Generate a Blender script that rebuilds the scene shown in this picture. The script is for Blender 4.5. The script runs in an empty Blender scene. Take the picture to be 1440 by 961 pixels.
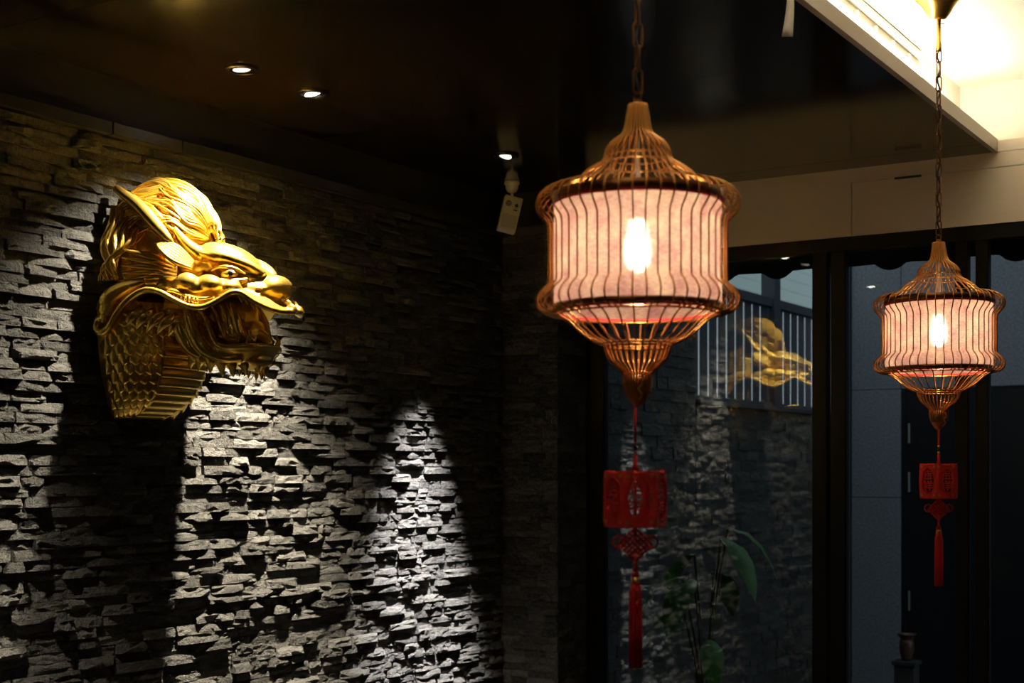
import bpy, bmesh, math, random
from mathutils import Vector, Matrix, Euler

random.seed(7)
PI = math.pi
scene = bpy.context.scene
COL = scene.collection

# ------------------------------------------------------------------ camera, sky, exposure
CAM = (3.217, -5.07, 1.45)          # metres; room corner of the stone wall is the origin
FPX, CPX, HPY = 2006.0, 720.0, 660.0  # focal length, centre column and horizon row in 1440x961 pixels
YAW = math.atan2(1250, 2006)
cam_d = bpy.data.cameras.new('camera')
cam = bpy.data.objects.new('camera', cam_d)
COL.objects.link(cam)
cam.location = CAM
cam.rotation_euler = (PI / 2, 0, YAW)
cam_d.sensor_width = 36.0
cam_d.lens = FPX / 1440 * 36.0
cam_d.shift_y = (HPY - 480.5) / 1440
cam_d.clip_start = 0.05
cam_d.dof.use_dof = True
cam_d.dof.focus_distance = 4.35
cam_d.dof.aperture_fstop = 4.8
scene.camera = cam

world = bpy.data.worlds.new('dusk_sky')
scene.world = world
world.use_nodes = True
wn = world.node_tree
bgn = wn.nodes['Background']
bgn.inputs['Color'].default_value = (0.86, 0.93, 1.0, 1)
bgn.inputs['Strength'].default_value = 0.5

vs = scene.view_settings
vs.view_transform = 'Standard'
vs.look = 'None'
vs.exposure = 0.25
vs.gamma = 1.0
vs.use_curve_mapping = False

SPOT_W = 320.0        # recessed spots washing the stone wall
COVE_STRENGTH = 54.0   # led strip hidden in the ceiling cove
BULB_STRENGTH = 112.0  # filament tubes of the lanterns


def project(p):
    dx, dy = p[0] - CAM[0], p[1] - CAM[1]
    s, c = math.sin(YAW), math.cos(YAW)
    d = -s * dx + c * dy
    return CPX + FPX * (c * dx + s * dy) / d, HPY - FPX * (p[2] - CAM[2]) / d, d


# ------------------------------------------------------------------ materials
def new_mat(name):
    m = bpy.data.materials.new(name)
    m.use_nodes = True
    nt = m.node_tree
    return m, nt, nt.nodes['Principled BSDF']


def N(nt, kind, **kw):
    n = nt.nodes.new(kind)
    for k, v in kw.items():
        if k in n.inputs:
            n.inputs[k].default_value = v
        else:
            setattr(n, k, v)
    return n


def mat(name, col, rough=0.5, metal=0.0, spec=None, emit=None, estr=0.0, noise=0.0, nscale=20.0, bump=0.0, bscale=200.0,
        coat=0.0, stretch=None):
    m, nt, b = new_mat(name)
    b.inputs['Base Color'].default_value = (*col, 1)
    b.inputs['Roughness'].default_value = rough
    b.inputs['Metallic'].default_value = metal
    if spec is not None:
        b.inputs['Specular IOR Level'].default_value = spec
    if coat:
        b.inputs['Coat Weight'].default_value = coat
        b.inputs['Coat Roughness'].default_value = 0.12
    if emit:
        b.inputs['Emission Color'].default_value = (*emit, 1)
        b.inputs['Emission Strength'].default_value = estr
    tc = N(nt, 'ShaderNodeTexCoord')
    src = tc.outputs['Object']
    if stretch:
        mp = N(nt, 'ShaderNodeMapping')
        mp.inputs['Scale'].default_value = stretch
        nt.links.new(src, mp.inputs['Vector'])
        src = mp.outputs['Vector']
    if noise:
        nz = N(nt, 'ShaderNodeTexNoise', Scale=nscale, Detail=5.0)
        nt.links.new(src, nz.inputs['Vector'])
        mx = N(nt, 'ShaderNodeMix', data_type='RGBA')
        mx.inputs[6].default_value = (*[max(0, c * (1 - noise)) for c in col], 1)
        mx.inputs[7].default_value = (*[min(1, c * (1 + noise)) for c in col], 1)
        nt.links.new(nz.outputs['Fac'], mx.inputs[0])
        nt.links.new(mx.outputs[2], b.inputs['Base Color'])
    if bump:
        nb = N(nt, 'ShaderNodeTexNoise', Scale=bscale, Detail=4.0)
        nt.links.new(src, nb.inputs['Vector'])
        bp = N(nt, 'ShaderNodeBump', Strength=bump, Distance=0.004)
        nt.links.new(nb.outputs['Fac'], bp.inputs['Height'])
        nt.links.new(bp.outputs['Normal'], b.inputs['Normal'])
    return m


def stone_mat(name, lo, hi, rough=0.42):
    m, nt, b = new_mat(name)
    tc = N(nt, 'ShaderNodeTexCoord')
    geo = N(nt, 'ShaderNodeNewGeometry')
    at = N(nt, 'ShaderNodeAttribute', attribute_name='tone')
    n1 = N(nt, 'ShaderNodeTexNoise', Scale=55.0, Detail=8.0, Roughness=0.8)
    nt.links.new(geo.outputs['Position'], n1.inputs['Vector'])
    add = N(nt, 'ShaderNodeMath', operation='MULTIPLY_ADD')
    nt.links.new(n1.outputs['Fac'], add.inputs[0])
    add.inputs[1].default_value = 1.7
    nt.links.new(at.outputs['Fac'], add.inputs[2])
    sub = N(nt, 'ShaderNodeMath', operation='SUBTRACT')
    nt.links.new(add.outputs[0], sub.inputs[0])
    sub.inputs[1].default_value = 0.86
    mp = N(nt, 'ShaderNodeMapping')
    mp.inputs['Scale'].default_value = (260, 260, 45)
    nt.links.new(geo.outputs['Position'], mp.inputs['Vector'])
    ns = N(nt, 'ShaderNodeTexNoise', Scale=1.0, Detail=3.0, Roughness=0.7)
    nt.links.new(mp.outputs['Vector'], ns.inputs['Vector'])
    st_ = N(nt, 'ShaderNodeMath', operation='MULTIPLY_ADD')
    nt.links.new(ns.outputs['Fac'], st_.inputs[0])
    st_.inputs[1].default_value = 1.5
    st_.inputs[2].default_value = -0.75
    sm = N(nt, 'ShaderNodeMath', operation='ADD')
    nt.links.new(st_.outputs[0], sm.inputs[0])
    nt.links.new(sub.outputs[0], sm.inputs[1])
    mx = N(nt, 'ShaderNodeMix', data_type='RGBA', clamp_factor=True)
    mx.inputs[6].default_value = (*lo, 1)
    mx.inputs[7].default_value = (*hi, 1)
    nt.links.new(sm.outputs[0], mx.inputs[0])
    nt.links.new(mx.outputs[2], b.inputs['Base Color'])
    n2 = N(nt, 'ShaderNodeTexNoise', Scale=260.0, Detail=3.0, Roughness=0.65)
    nt.links.new(geo.outputs['Position'], n2.inputs['Vector'])
    n3 = N(nt, 'ShaderNodeTexNoise', Scale=60.0, Detail=5.0, Roughness=0.6)
    nt.links.new(geo.outputs['Position'], n3.inputs['Vector'])
    ad = N(nt, 'ShaderNodeMath', operation='MULTIPLY_ADD')
    nt.links.new(n3.outputs['Fac'], ad.inputs[0])
    ad.inputs[1].default_value = 1.6
    nt.links.new(n2.outputs['Fac'], ad.inputs[2])
    bp = N(nt, 'ShaderNodeBump', Strength=1.0, Distance=0.009)
    nt.links.new(ad.outputs[0], bp.inputs['Height'])
    nt.links.new(bp.outputs['Normal'], b.inputs['Normal'])
    rr = N(nt, 'ShaderNodeMapRange')
    rr.inputs['From Min'].default_value = 0.35
    rr.inputs['From Max'].default_value = 0.65
    rr.inputs['To Min'].default_value = rough - 0.14
    rr.inputs['To Max'].default_value = rough + 0.25
    nt.links.new(n2.outputs['Fac'], rr.inputs['Value'])
    nt.links.new(rr.outputs[0], b.inputs['Roughness'])
    return m


def wood_mat(name, lo, hi, rough, scale=(1.2, 26, 26), spec=0.5, bump=0.04):
    m, nt, b = new_mat(name)
    geo = N(nt, 'ShaderNodeNewGeometry')
    mp = N(nt, 'ShaderNodeMapping')
    mp.inputs['Scale'].default_value = scale
    nt.links.new(geo.outputs['Position'], mp.inputs['Vector'])
    nz = N(nt, 'ShaderNodeTexNoise', Scale=3.0, Detail=7.0, Roughness=0.65, Distortion=0.5)
    nt.links.new(mp.outputs['Vector'], nz.inputs['Vector'])
    mx = N(nt, 'ShaderNodeMix', data_type='RGBA')
    mx.inputs[6].default_value = (*lo, 1)
    mx.inputs[7].default_value = (*hi, 1)
    nt.links.new(nz.outputs['Fac'], mx.inputs[0])
    nt.links.new(mx.outputs[2], b.inputs['Base Color'])
    b.inputs['Roughness'].default_value = rough
    b.inputs['Specular IOR Level'].default_value = spec
    bp = N(nt, 'ShaderNodeBump', Strength=bump, Distance=0.003)
    nt.links.new(nz.outputs['Fac'], bp.inputs['Height'])
    nt.links.new(bp.outputs['Normal'], b.inputs['Normal'])
    return m


def glass_mat(name):
    m = bpy.data.materials.new(name)
    m.use_nodes = True
    nt = m.node_tree
    nt.nodes.clear()
    out = N(nt, 'ShaderNodeOutputMaterial')
    tr = N(nt, 'ShaderNodeBsdfTransparent', Color=(0.86, 0.92, 0.93, 1))
    gl = N(nt, 'ShaderNodeBsdfGlossy', Roughness=0.0)
    fr = N(nt, 'ShaderNodeFresnel', IOR=1.6)
    mx = N(nt, 'ShaderNodeMixShader')
    nt.links.new(fr.outputs[0], mx.inputs[0])
    nt.links.new(tr.outputs[0], mx.inputs[1])
    nt.links.new(gl.outputs[0], mx.inputs[2])
    nt.links.new(mx.outputs[0], out.inputs[0])
    return m


def fabric_mat(name):
    m = bpy.data.materials.new(name)
    m.use_nodes = True
    nt = m.node_tree
    nt.nodes.clear()
    out = N(nt, 'ShaderNodeOutputMaterial')
    tc = N(nt, 'ShaderNodeTexCoord')
    n1 = N(nt, 'ShaderNodeTexNoise', Scale=22.0, Detail=6.0, Roughness=0.7)
    nt.links.new(tc.outputs['Object'], n1.inputs['Vector'])
    mp = N(nt, 'ShaderNodeMapping')
    mp.inputs['Scale'].default_value = (60, 60, 420)
    nt.links.new(tc.outputs['Object'], mp.inputs['Vector'])
    n2 = N(nt, 'ShaderNodeTexNoise', Scale=2.0, Detail=3.0)
    nt.links.new(mp.outputs['Vector'], n2.inputs['Vector'])
    ad = N(nt, 'ShaderNodeMath', operation='MULTIPLY_ADD')
    nt.links.new(n2.outputs['Fac'], ad.inputs[0])
    ad.inputs[1].default_value = 0.7
    nt.links.new(n1.outputs['Fac'], ad.inputs[2])
    rp = N(nt, 'ShaderNodeMapRange')
    rp.inputs['From Min'].default_value = 0.66
    rp.inputs['From Max'].default_value = 1.05
    nt.links.new(ad.outputs[0], rp.inputs['Value'])
    mx = N(nt, 'ShaderNodeMix', data_type='RGBA')
    mx.inputs[6].default_value = (0.33, 0.135, 0.165, 1)
    mx.inputs[7].default_value = (0.66, 0.53, 0.40, 1)
    nt.links.new(rp.outputs[0], mx.inputs[0])
    df = N(nt, 'ShaderNodeBsdfDiffuse')
    tl = N(nt, 'ShaderNodeBsdfTranslucent')
    tp = N(nt, 'ShaderNodeBsdfRefraction', Roughness=0.55, IOR=1.13)
    nt.links.new(mx.outputs[2], df.inputs[0])
    nt.links.new(mx.outputs[2], tl.inputs[0])
    m1 = N(nt, 'ShaderNodeMixShader')
    m1.inputs[0].default_value = 0.55
    nt.links.new(df.outputs[0], m1.inputs[1])
    nt.links.new(tl.outputs[0], m1.inputs[2])
    m2 = N(nt, 'ShaderNodeMixShader')
    m2.inputs[0].default_value = 0.10
    nt.links.new(m1.outputs[0], m2.inputs[1])
    nt.links.new(tp.outputs[0], m2.inputs[2])
    nt.links.new(m2.outputs[0], out.inputs[0])
    return m


M = {}
M['stone'] = stone_mat('split_slate', (0.012, 0.0115, 0.0108), (0.125, 0.123, 0.118))
M['stone_out'] = stone_mat('garden_slate', (0.02, 0.02, 0.019), (0.085, 0.085, 0.08), 0.6)
M['backing'] = mat('mortar', (0.07, 0.068, 0.064), 0.9)
M['dark_wood'] = wood_mat('polished_dark_wood', (0.006, 0.0045, 0.0035), (0.020, 0.013, 0.009), 0.12, (0.9, 30, 30), 0.5, 0.03)
M['dark_paint'] = mat('black_paint', (0.012, 0.011, 0.011), 0.5, noise=0.2)
M['ledge'] = mat('dark_ledge', (0.018, 0.017, 0.016), 0.3, noise=0.3, nscale=30)
M['beam'] = wood_mat('beige_laminate', (0.72, 0.63, 0.51), (0.80, 0.72, 0.60), 0.45, (1.2, 20, 20), 0.4, 0.02)
M['fascia'] = wood_mat('beige_fascia', (0.40, 0.34, 0.26), (0.50, 0.43, 0.34), 0.45, (20, 1.2, 20), 0.4, 0.02)
M['white'] = mat('warm_white_paint', (0.82, 0.79, 0.70), 0.75, noise=0.03, nscale=8)
M['grille'] = mat('white_enamel', (0.85, 0.83, 0.77), 0.35)
M['dark_metal'] = mat('dark_bronze_strip', (0.06, 0.05, 0.04), 0.5, 0.5)
M['frame'] = mat('black_aluminium', (0.006, 0.006, 0.007), 0.5, 0.0, spec=0.12)
M['glass'] = glass_mat('window_glass')
M['floor'] = wood_mat('dark_floor', (0.02, 0.015, 0.012), (0.05, 0.038, 0.03), 0.3, (1.2, 14, 14))
M['plaster'] = mat('dim_plaster', (0.10, 0.085, 0.07), 0.8, noise=0.1)
M['gold'] = mat('gold_leaf', (0.92, 0.56, 0.10), 0.30, 0.92, noise=0.25, nscale=14, bump=0.12, bscale=90)
M['gold_soft'] = mat('gold_leaf_hair', (0.90, 0.54, 0.09), 0.30, 0.92, noise=0.25, nscale=30)
M['black_gloss'] = mat('black_lacquer', (0.01, 0.008, 0.006), 0.15)
M['copper'] = mat('copper_wire', (0.56, 0.25, 0.06), 0.26, 0.85, noise=0.15, nscale=40)
M['brass'] = mat('brushed_brass', (0.72, 0.42, 0.10), 0.28, 1.0)
M['bronze'] = mat('antique_bronze', (0.17, 0.07, 0.024), 0.35, 0.9)
M['amber'] = mat('amber_resin', (0.40, 0.13, 0.02), 0.25, 0.3)
M['cord_black'] = mat('black_cable', (0.01, 0.01, 0.01), 0.5)
M['shade'] = fabric_mat('pink_linen')
M['red_trim'] = mat('red_ribbon', (0.55, 0.02, 0.03), 0.6)
M['red_felt'] = mat('red_felt', (0.62, 0.018, 0.012), 0.7, noise=0.25, nscale=60)
M['red_cord'] = mat('red_silk', (0.66, 0.02, 0.012), 0.5, noise=0.2, nscale=200)
M['gold_print'] = mat('gold_print', (0.45, 0.24, 0.05), 0.5, 0.4)
M['bead'] = mat('green_bead', (0.02, 0.05, 0.03), 0.2)
M['bulb'] = mat('lit_filament', (1, 0.9, 0.7), 0.4, emit=(1.0, 0.80, 0.55), estr=BULB_STRENGTH)
M['ceramic'] = mat('white_ceramic', (0.8, 0.76, 0.68), 0.4)
M['led'] = mat('led_strip', (1, 1, 1), 0.5, emit=(1.0, 0.87, 0.64), estr=COVE_STRENGTH)
M['lens_bright'] = mat('spot_lens_bright', (1, 1, 1), 0.3, emit=(1.0, 0.93, 0.78), estr=16.0)
M['lens_dim'] = mat('spot_lens_dim', (0.8, 0.8, 0.8), 0.3, emit=(1.0, 0.93, 0.86), estr=1.0)
M['reflector'] = mat('black_reflector', (0.02, 0.02, 0.02), 0.2, 0.6)
M['plastic'] = mat('ivory_plastic', (0.84, 0.79, 0.68), 0.4)
M['plastic_lens'] = mat('frosted_plastic', (0.66, 0.64, 0.60), 0.25)
M['ink'] = mat('dark_ink', (0.03, 0.015, 0.015), 0.6)
M['paper'] = mat('white_ribbon', (0.82, 0.78, 0.70), 0.7)
M['fence'] = mat('slate_blue_paint', (0.035, 0.042, 0.055), 0.55, noise=0.15)
M['gap_white'] = mat('sky_bright_white', (0.8, 0.82, 0.84), 0.8)  # sky brightness between the fence slats, put into the colour
M['siding'] = mat('pale_siding', (0.50, 0.60, 0.57), 0.7, noise=0.06, nscale=3)
M['granite'] = mat('grey_granite', (0.19, 0.205, 0.225), 0.6, noise=0.85, nscale=75)
M['awning'] = mat('black_canvas', (0.012, 0.012, 0.012), 0.9)
M['door_dark'] = mat('dark_door', (0.008, 0.009, 0.012), 0.3)
M['steel'] = mat('satin_steel', (0.42, 0.42, 0.40), 0.4, 0.8)
M['ground'] = mat('dark_paving', (0.03, 0.03, 0.03), 0.8, noise=0.3)
M['leaf'] = mat('green_leaf', (0.03, 0.16, 0.01), 0.5, noise=0.35, nscale=12)
M['stalk'] = mat('brown_stalk', (0.07, 0.06, 0.03), 0.6)
M['pot'] = mat('brown_glaze', (0.09, 0.045, 0.025), 0.3, noise=0.3, nscale=20)


# ------------------------------------------------------------------ mesh helpers
class MB:
    def __init__(self):
        self.v, self.f, self.t = [], [], []

    def add(self, vs_, fs_, tone=None):
        o = len(self.v)
        self.v += [tuple(p) for p in vs_]
        self.f += [tuple(i + o for i in q) for q in fs_]
        if tone is not None:
            self.t += [tone] * len(vs_)
        return self

    def box(self, x0, x1, y0, y1, z0, z1):
        return self.add([(x0, y0, z0), (x1, y0, z0), (x1, y1, z0), (x0, y1, z0), (x0, y0, z1), (x1, y0, z1), (x1, y1, z1), (x0, y1, z1)],
                        [(0, 3, 2, 1), (4, 5, 6, 7), (0, 1, 5, 4), (1, 2, 6, 5), (2, 3, 7, 6), (3, 0, 4, 7)])

    def bbox(self, x0, x1, y0, y1, z0, z1, b=0.003):
        """box with chamfered edges"""
        bm = bmesh.new()
        bmesh.ops.create_cube(bm, size=1.0)
        for v in bm.verts:
            v.co = ((x0 + x1) / 2 + v.co.x * (x1 - x0), (y0 + y1) / 2 + v.co.y * (y1 - y0), (z0 + z1) / 2 + v.co.z * (z1 - z0))
        bmesh.ops.bevel(bm, geom=bm.edges[:], offset=b, segments=2, affect='EDGES', profile=0.6)
        return self.bm(bm)

    def bm(self, bm):
        bm.verts.index_update()
        self.add([v.co[:] for v in bm.verts], [[v.index for v in f.verts] for f in bm.faces])
        bm.free()
        return self

    def ellipsoid(self, c, r, rot=(0, 0, 0), seg=20, ring=12):
        R = Euler(rot).to_matrix()
        vs_, fs_ = [], []
        for i in range(ring + 1):
            th = PI * i / ring
            for j in range(seg):
                ph = 2 * PI * j / seg
                p = Vector((r[0] * math.sin(th) * math.cos(ph), r[1] * math.sin(th) * math.sin(ph), r[2] * math.cos(th)))
                vs_.append(Vector(c) + R @ p)
        for i in range(ring):
            for j in range(seg):
                a, b_ = i * seg + j, i * seg + (j + 1) % seg
                fs_.append((a, a + seg, b_ + seg, b_))
        return self.add(vs_, fs_)

    def tube(self, pts, rad, n=8, flat=1.0, closed=False, up=None):
        pts = [Vector(p) for p in pts]
        k = len(pts)
        if not hasattr(rad, '__len__'):
            rad = [rad] * k
        T = []
        for i in range(k):
            if closed:
                t = pts[(i + 1) % k] - pts[i - 1]
            else:
                t = pts[min(i + 1, k - 1)] - pts[max(i - 1, 0)]
            T.append(t.normalized() if t.length > 1e-9 else Vector((0, 0, 1)))
        u = Vector(up) if up else (Vector((0, 0, 1)) if abs(T[0].z) < 0.9 else Vector((1, 0, 0)))
        u = (u - T[0] * u.dot(T[0])).normalized()
        vs_, fs_ = [], []
        for i in range(k):
            u = (u - T[i] * u.dot(T[i]))
            u = u.normalized() if u.length > 1e-6 else T[i].orthogonal().normalized()
            w = T[i].cross(u)
            for j in range(n):
                a = 2 * PI * j / n
                vs_.append(pts[i] + u * (math.cos(a) * rad[i]) + w * (math.sin(a) * rad[i] * flat))
        m = k if closed else k - 1
        for i in range(m):
            for j in range(n):
                a, b_ = i * n + j, i * n + (j + 1) % n
                c_, d = ((i + 1) % k) * n + j, ((i + 1) % k) * n + (j + 1) % n
                fs_.append((a, b_, d, c_))
        if not closed:
            fs_.append(tuple(range(n - 1, -1, -1)))
            fs_.append(tuple((k - 1) * n + j for j in range(n)))
        return self.add(vs_, fs_)

    def lathe(self, prof, n=32, cx=0, cy=0, flute=0.0, nf=48):
        vs_, fs_ = [], []
        for r, z in prof:
            for j in range(n):
                a = 2 * PI * j / n
                rr = r * (1 + flute * math.cos(nf * a))
                vs_.append((cx + rr * math.cos(a), cy + rr * math.sin(a), z))
        for i in range(len(prof) - 1):
            for j in range(n):
                a, b_ = i * n + j, i * n + (j + 1) % n
                fs_.append((a, b_, b_ + n, a + n))
        return self.add(vs_, fs_)

    def build(self, name, m, parent=None, smooth=False, fixn=True):
        me = bpy.data.meshes.new(name)
        me.from_pydata(self.v, [], self.f)
        me.validate()
        if fixn:
            bm = bmesh.new()
            bm.from_mesh(me)
            bmesh.ops.recalc_face_normals(bm, faces=bm.faces)
            bm.to_mesh(me)
            bm.free()
        if self.t:
            at = me.attributes.new('tone', 'FLOAT', 'POINT')
            at.data.foreach_set('value', self.t[:len(me.vertices)])
        if smooth:
            me.polygons.foreach_set('use_smooth', [True] * len(me.polygons))
        me.materials.append(M[m])
        return link(name, me, parent)


def link(name, data, parent=None):
    o = bpy.data.objects.new(name, data)
    COL.objects.link(o)
    if parent:
        o.parent = parent
    return o


def empty(name, loc=(0, 0, 0), rz=0.0):
    o = bpy.data.objects.new(name, None)
    COL.objects.link(o)
    o.location = loc
    o.rotation_euler = (0, 0, rz)
    o.empty_display_size = 0.1
    return o


def tag(o, label=None, cat=None, group=None, kind=None):
    if label:
        o['label'] = label
    if cat:
        o['category'] = cat
    if group:
        o['group'] = group
    if kind:
        o['kind'] = kind
    return o


def copy_tree(o, parent=None):
    c = o.copy()
    COL.objects.link(c)
    c.parent = parent
    for ch in [x for x in bpy.data.objects if x.parent == o]:
        copy_tree(ch, c)
    return c


def spline(pts, n):
    """catmull-rom through points of any dimension, n samples"""
    P = [tuple(p) for p in pts]
    P = [tuple(2 * a - b for a, b in zip(P[0], P[1]))] + P + [tuple(2 * a - b for a, b in zip(P[-1], P[-2]))]
    out = []
    segs = len(P) - 3
    for i in range(n):
        t = i / (n - 1) * segs
        k = min(int(t), segs - 1)
        t -= k
        p0, p1, p2, p3 = P[k:k + 4]
        out.append(tuple(0.5 * (2 * b + (c - a) * t + (2 * a - 5 * b + 4 * c - d) * t * t + (3 * b - a - 3 * c + d) * t ** 3)
                         for a, b, c, d in zip(p0, p1, p2, p3)))
    return out


def text_mesh(body, size, extrude=0.0008):
    cu = bpy.data.curves.new('glyph', 'FONT')
    cu.body = body
    cu.size = size
    cu.extrude = extrude
    cu.align_x = 'CENTER'
    cu.align_y = 'CENTER'
    cu.resolution_u = 3
    cu.offset = size * 0.012
    t = bpy.data.objects.new('glyph', cu)
    COL.objects.link(t)
    dg = bpy.context.evaluated_depsgraph_get()
    me = bpy.data.meshes.new_from_object(t.evaluated_get(dg))
    bpy.data.objects.remove(t)
    return me


def remesh(mb, name, voxel, smooth_it=3):
    """fuse overlapping volumes into one sculpted skin"""
    me = bpy.data.meshes.new(name)
    me.from_pydata(mb.v, [], mb.f)
    bm = bmesh.new()
    bm.from_mesh(me)
    bmesh.ops.remove_doubles(bm, verts=bm.verts, dist=1e-6)
    bmesh.ops.recalc_face_normals(bm, faces=bm.faces)
    bm.to_mesh(me)
    bm.free()
    o = link(name, me)
    r = o.modifiers.new('r', 'REMESH')
    r.mode = 'VOXEL'
    r.voxel_size = voxel
    s = o.modifiers.new('s', 'SMOOTH')
    s.factor = 0.5
    s.iterations = smooth_it
    dg = bpy.context.evaluated_depsgraph_get()
    out = bpy.data.meshes.new_from_object(o.evaluated_get(dg))
    bpy.data.objects.remove(o)
    out.name = name
    out.polygons.foreach_set('use_smooth', [True] * len(out.polygons))
    return out


# ------------------------------------------------------------------ heights (metres)
Z_CEIL = 2.60      # dark timber ceiling
Z_STONE = 2.425    # top of the stone cladding
Z_WHITE = 2.86     # raised white ceiling
Z_LIP = 2.645      # top of the cove lip
X_EDGE = 1.976     # edge of the dark ceiling
X_RECESS = 1.836   # upright of the cove behind the lip
Y_GLASS = 0.275    # plane of the glazing
Z_BEAM = 2.342     # underside of the beam
X_ROOM, Y_ROOM = 5.6, -6.6


# ------------------------------------------------------------------ split-face stone cladding
def stone_block(L, H, p, rnd):
    """one stone: local x along the row, y out of the wall, z up; tapered ends, chipped face"""
    fx = [0, rnd.uniform(0.08, 0.2), rnd.uniform(0.32, 0.45), rnd.uniform(0.56, 0.68), rnd.uniform(0.8, 0.92), 1]
    xs = [f * L for f in fx]
    base = [p * rnd.uniform(0.25, 0.95), p * rnd.uniform(0.8, 1.1), p * rnd.uniform(0.9, 1.15), p * rnd.uniform(0.9, 1.15), p * rnd.uniform(0.8, 1.1), p * rnd.uniform(0.25, 0.95)]
    rows = [(0.0, rnd.uniform(0.92, 1.1)), (rnd.uniform(0.28, 0.45), rnd.uniform(0.9, 1.08)), (rnd.uniform(0.6, 0.8), rnd.uniform(0.75, 1.0)), (1.0, rnd.uniform(0.5, 0.85))]
    n = len(xs)
    vs_, fs_ = [], []
    for r, (z, k) in enumerate(rows):
        for i, x in enumerate(xs):
            inner = 0 < i < n - 1
            jx = rnd.uniform(-0.04, 0.04) * L if inner and 0 < r < 3 else 0.0
            jz = rnd.uniform(-0.10, 0.10) if 0 < r < 3 else 0.0
            chip = rnd.uniform(0.45, 0.8) if rnd.random() < 0.10 else 1.0
            vs_.append((x + jx, max(0.002, base[i] * k * chip + rnd.uniform(-0.0024, 0.0024)), (z + jz) * H))
    for r in range(3):
        for i in range(n - 1):
            a = r * n + i
            if rnd.random() < 0.5:
                fs_ += [(a + 1, a, a + n), (a + 1, a + n, a + n + 1)]
            else:
                fs_ += [(a + 1, a, a + n + 1), (a, a + n, a + n + 1)]
    o = 4 * n
    for z in (0.0, 1.0):
        for x in xs:
            vs_.append((x, -0.004, z * H))
    for i in range(n - 1):
        fs_.append((i, i + 1, o + i + 1, o + i))
        fs_.append((3 * n + i + 1, 3 * n + i, o + n + i, o + n + i + 1))
    fs_.append((0, o, o + n, 3 * n, 2 * n, n))
    fs_.append((n - 1, 2 * n - 1, 3 * n - 1, 4 * n - 1, o + 2 * n - 1, o + n - 1))
    return vs_, fs_


def clad(origin, along, normal, length, z0, z1, rowh, lens, prot, rnd):
    """list of (verts, faces, tone, centre, proj_area)"""
    out = []
    al, no = Vector(along), Vector(normal)
    n = round((z1 - z0) / rowh)
    h = (z1 - z0) / n
    for r in range(n):
        x = 0.0
        first = True
        while x < length - 0.004:
            L = rnd.uniform(*lens)
            if first:
                L *= rnd.uniform(0.4, 1.0)
                first = False
            if length - x - L < lens[0] * 0.7:
                L = length - x
            big = rnd.random()
            p = prot[0] + (prot[1] - prot[0]) * (big ** 1.4)
            vs_, fs_ = stone_block(L - 0.0012, h - 0.0009, p, rnd)
            W = [Vector(origin) + al * (x + v[0]) + no * v[1] + Vector((0, 0, z0 + r * h + v[2])) for v in vs_]
            out.append((W, fs_, rnd.uniform(0.05, 0.75)))
            x += L
    return out


def seen_area(W):
    c = sum(W, Vector()) / len(W)
    px, py, d = project(c)
    q = [project(p) for p in W[:24]]
    w = max(a[0] for a in q) - min(a[0] for a in q)
    hh = max(a[1] for a in q) - min(a[1] for a in q)
    if not (-8 < px < 1448 and -8 < py < 969) or d < 0.1:
        return 0.0
    return w * hh


def lay(parent, stones, matname, limit, hidden=None):
    ar = []
    for i, (W, fs_, t) in enumerate(stones):
        a = seen_area(W)
        if hidden and a and hidden(*project(sum(W, Vector()) / len(W))[:2]):
            a *= 0.02
        ar.append((a, i))
    ar.sort(reverse=True)
    pick = set(i for a, i in ar[:limit] if a > 30)
    rest = MB()
    for i, (W, fs_, t) in enumerate(stones):
        if i in pick:
            c = sum(W, Vector()) / len(W)
            mb = MB()
            mb.add([w - c for w in W], fs_, t)
            o = mb.build('stone', matname, parent, fixn=False)
            o.location = c
        else:
            rest.add(W, fs_, t)
    if rest.v:
        o = rest.build('stone_cladding', matname, parent, fixn=False)
        o['kind'] = 'stuff'


rnd = random.Random(11)
wl = MB().box(-0.2, -0.003, Y_ROOM, 0.0, 0, Z_CEIL + 0.05).build('wall_left', 'backing')
tag(wl, 'dark grey split-face stone wall carrying the gold dragon head', None, None, 'structure')
st = clad((0, 0, 0), (0, -1, 0), (1, 0, 0), 4.3, 0, Z_STONE, 0.0292, (0.07, 0.20), (0.005, 0.030), rnd)
lay(wl, st, 'stone', 299, lambda x, y: 155 < x < 300 and 265 < y < 585)

wb = MB().box(-0.05, 0.27, 0.004, 0.36, 0, Z_CEIL).build('wall_back', 'backing')
tag(wb, 'narrow stone-clad return beside the glass doors', None, None, 'structure')
st = clad((0.28, 0, 0), (-1, 0, 0), (0, -1, 0), 0.275, 0, Z_STONE, 0.0292, (0.07, 0.16), (0.003, 0.012), rnd)
st += clad((0.272, 0.24, 0), (0, -1, 0), (1, 0, 0), 0.245, 0, Z_STONE, 0.0292, (0.07, 0.16), (0.003, 0.012), rnd)
lay(wb, st, 'stone', 296)

# black band and thin ledge above the cladding
tb = MB().box(-0.03, 0.012, Y_ROOM, 0.0, Z_STONE + 0.035, Z_CEIL + 0.02).build('trim_1', 'dark_paint')
tag(tb, 'black painted band between stone wall and timber ceiling', None, None, 'structure')
MB().box(-0.03, 0.29, -0.012, 0.26, Z_STONE + 0.035, Z_CEIL + 0.02).build('return_band', 'dark_paint', tb)
tl = empty('trim_2')
tag(tl, 'thin dark ledge running along the top of the stone wall', None, None, 'structure')
for y0, y1 in ((-1.885, -0.004), (-2.165, -1.888), (-4.4, -2.168)):
    MB().bbox(-0.02, 0.042, y0, y1, Z_STONE - 0.002, Z_STONE + 0.036, 0.003).build('ledge_piece', 'ledge', tl)

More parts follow.
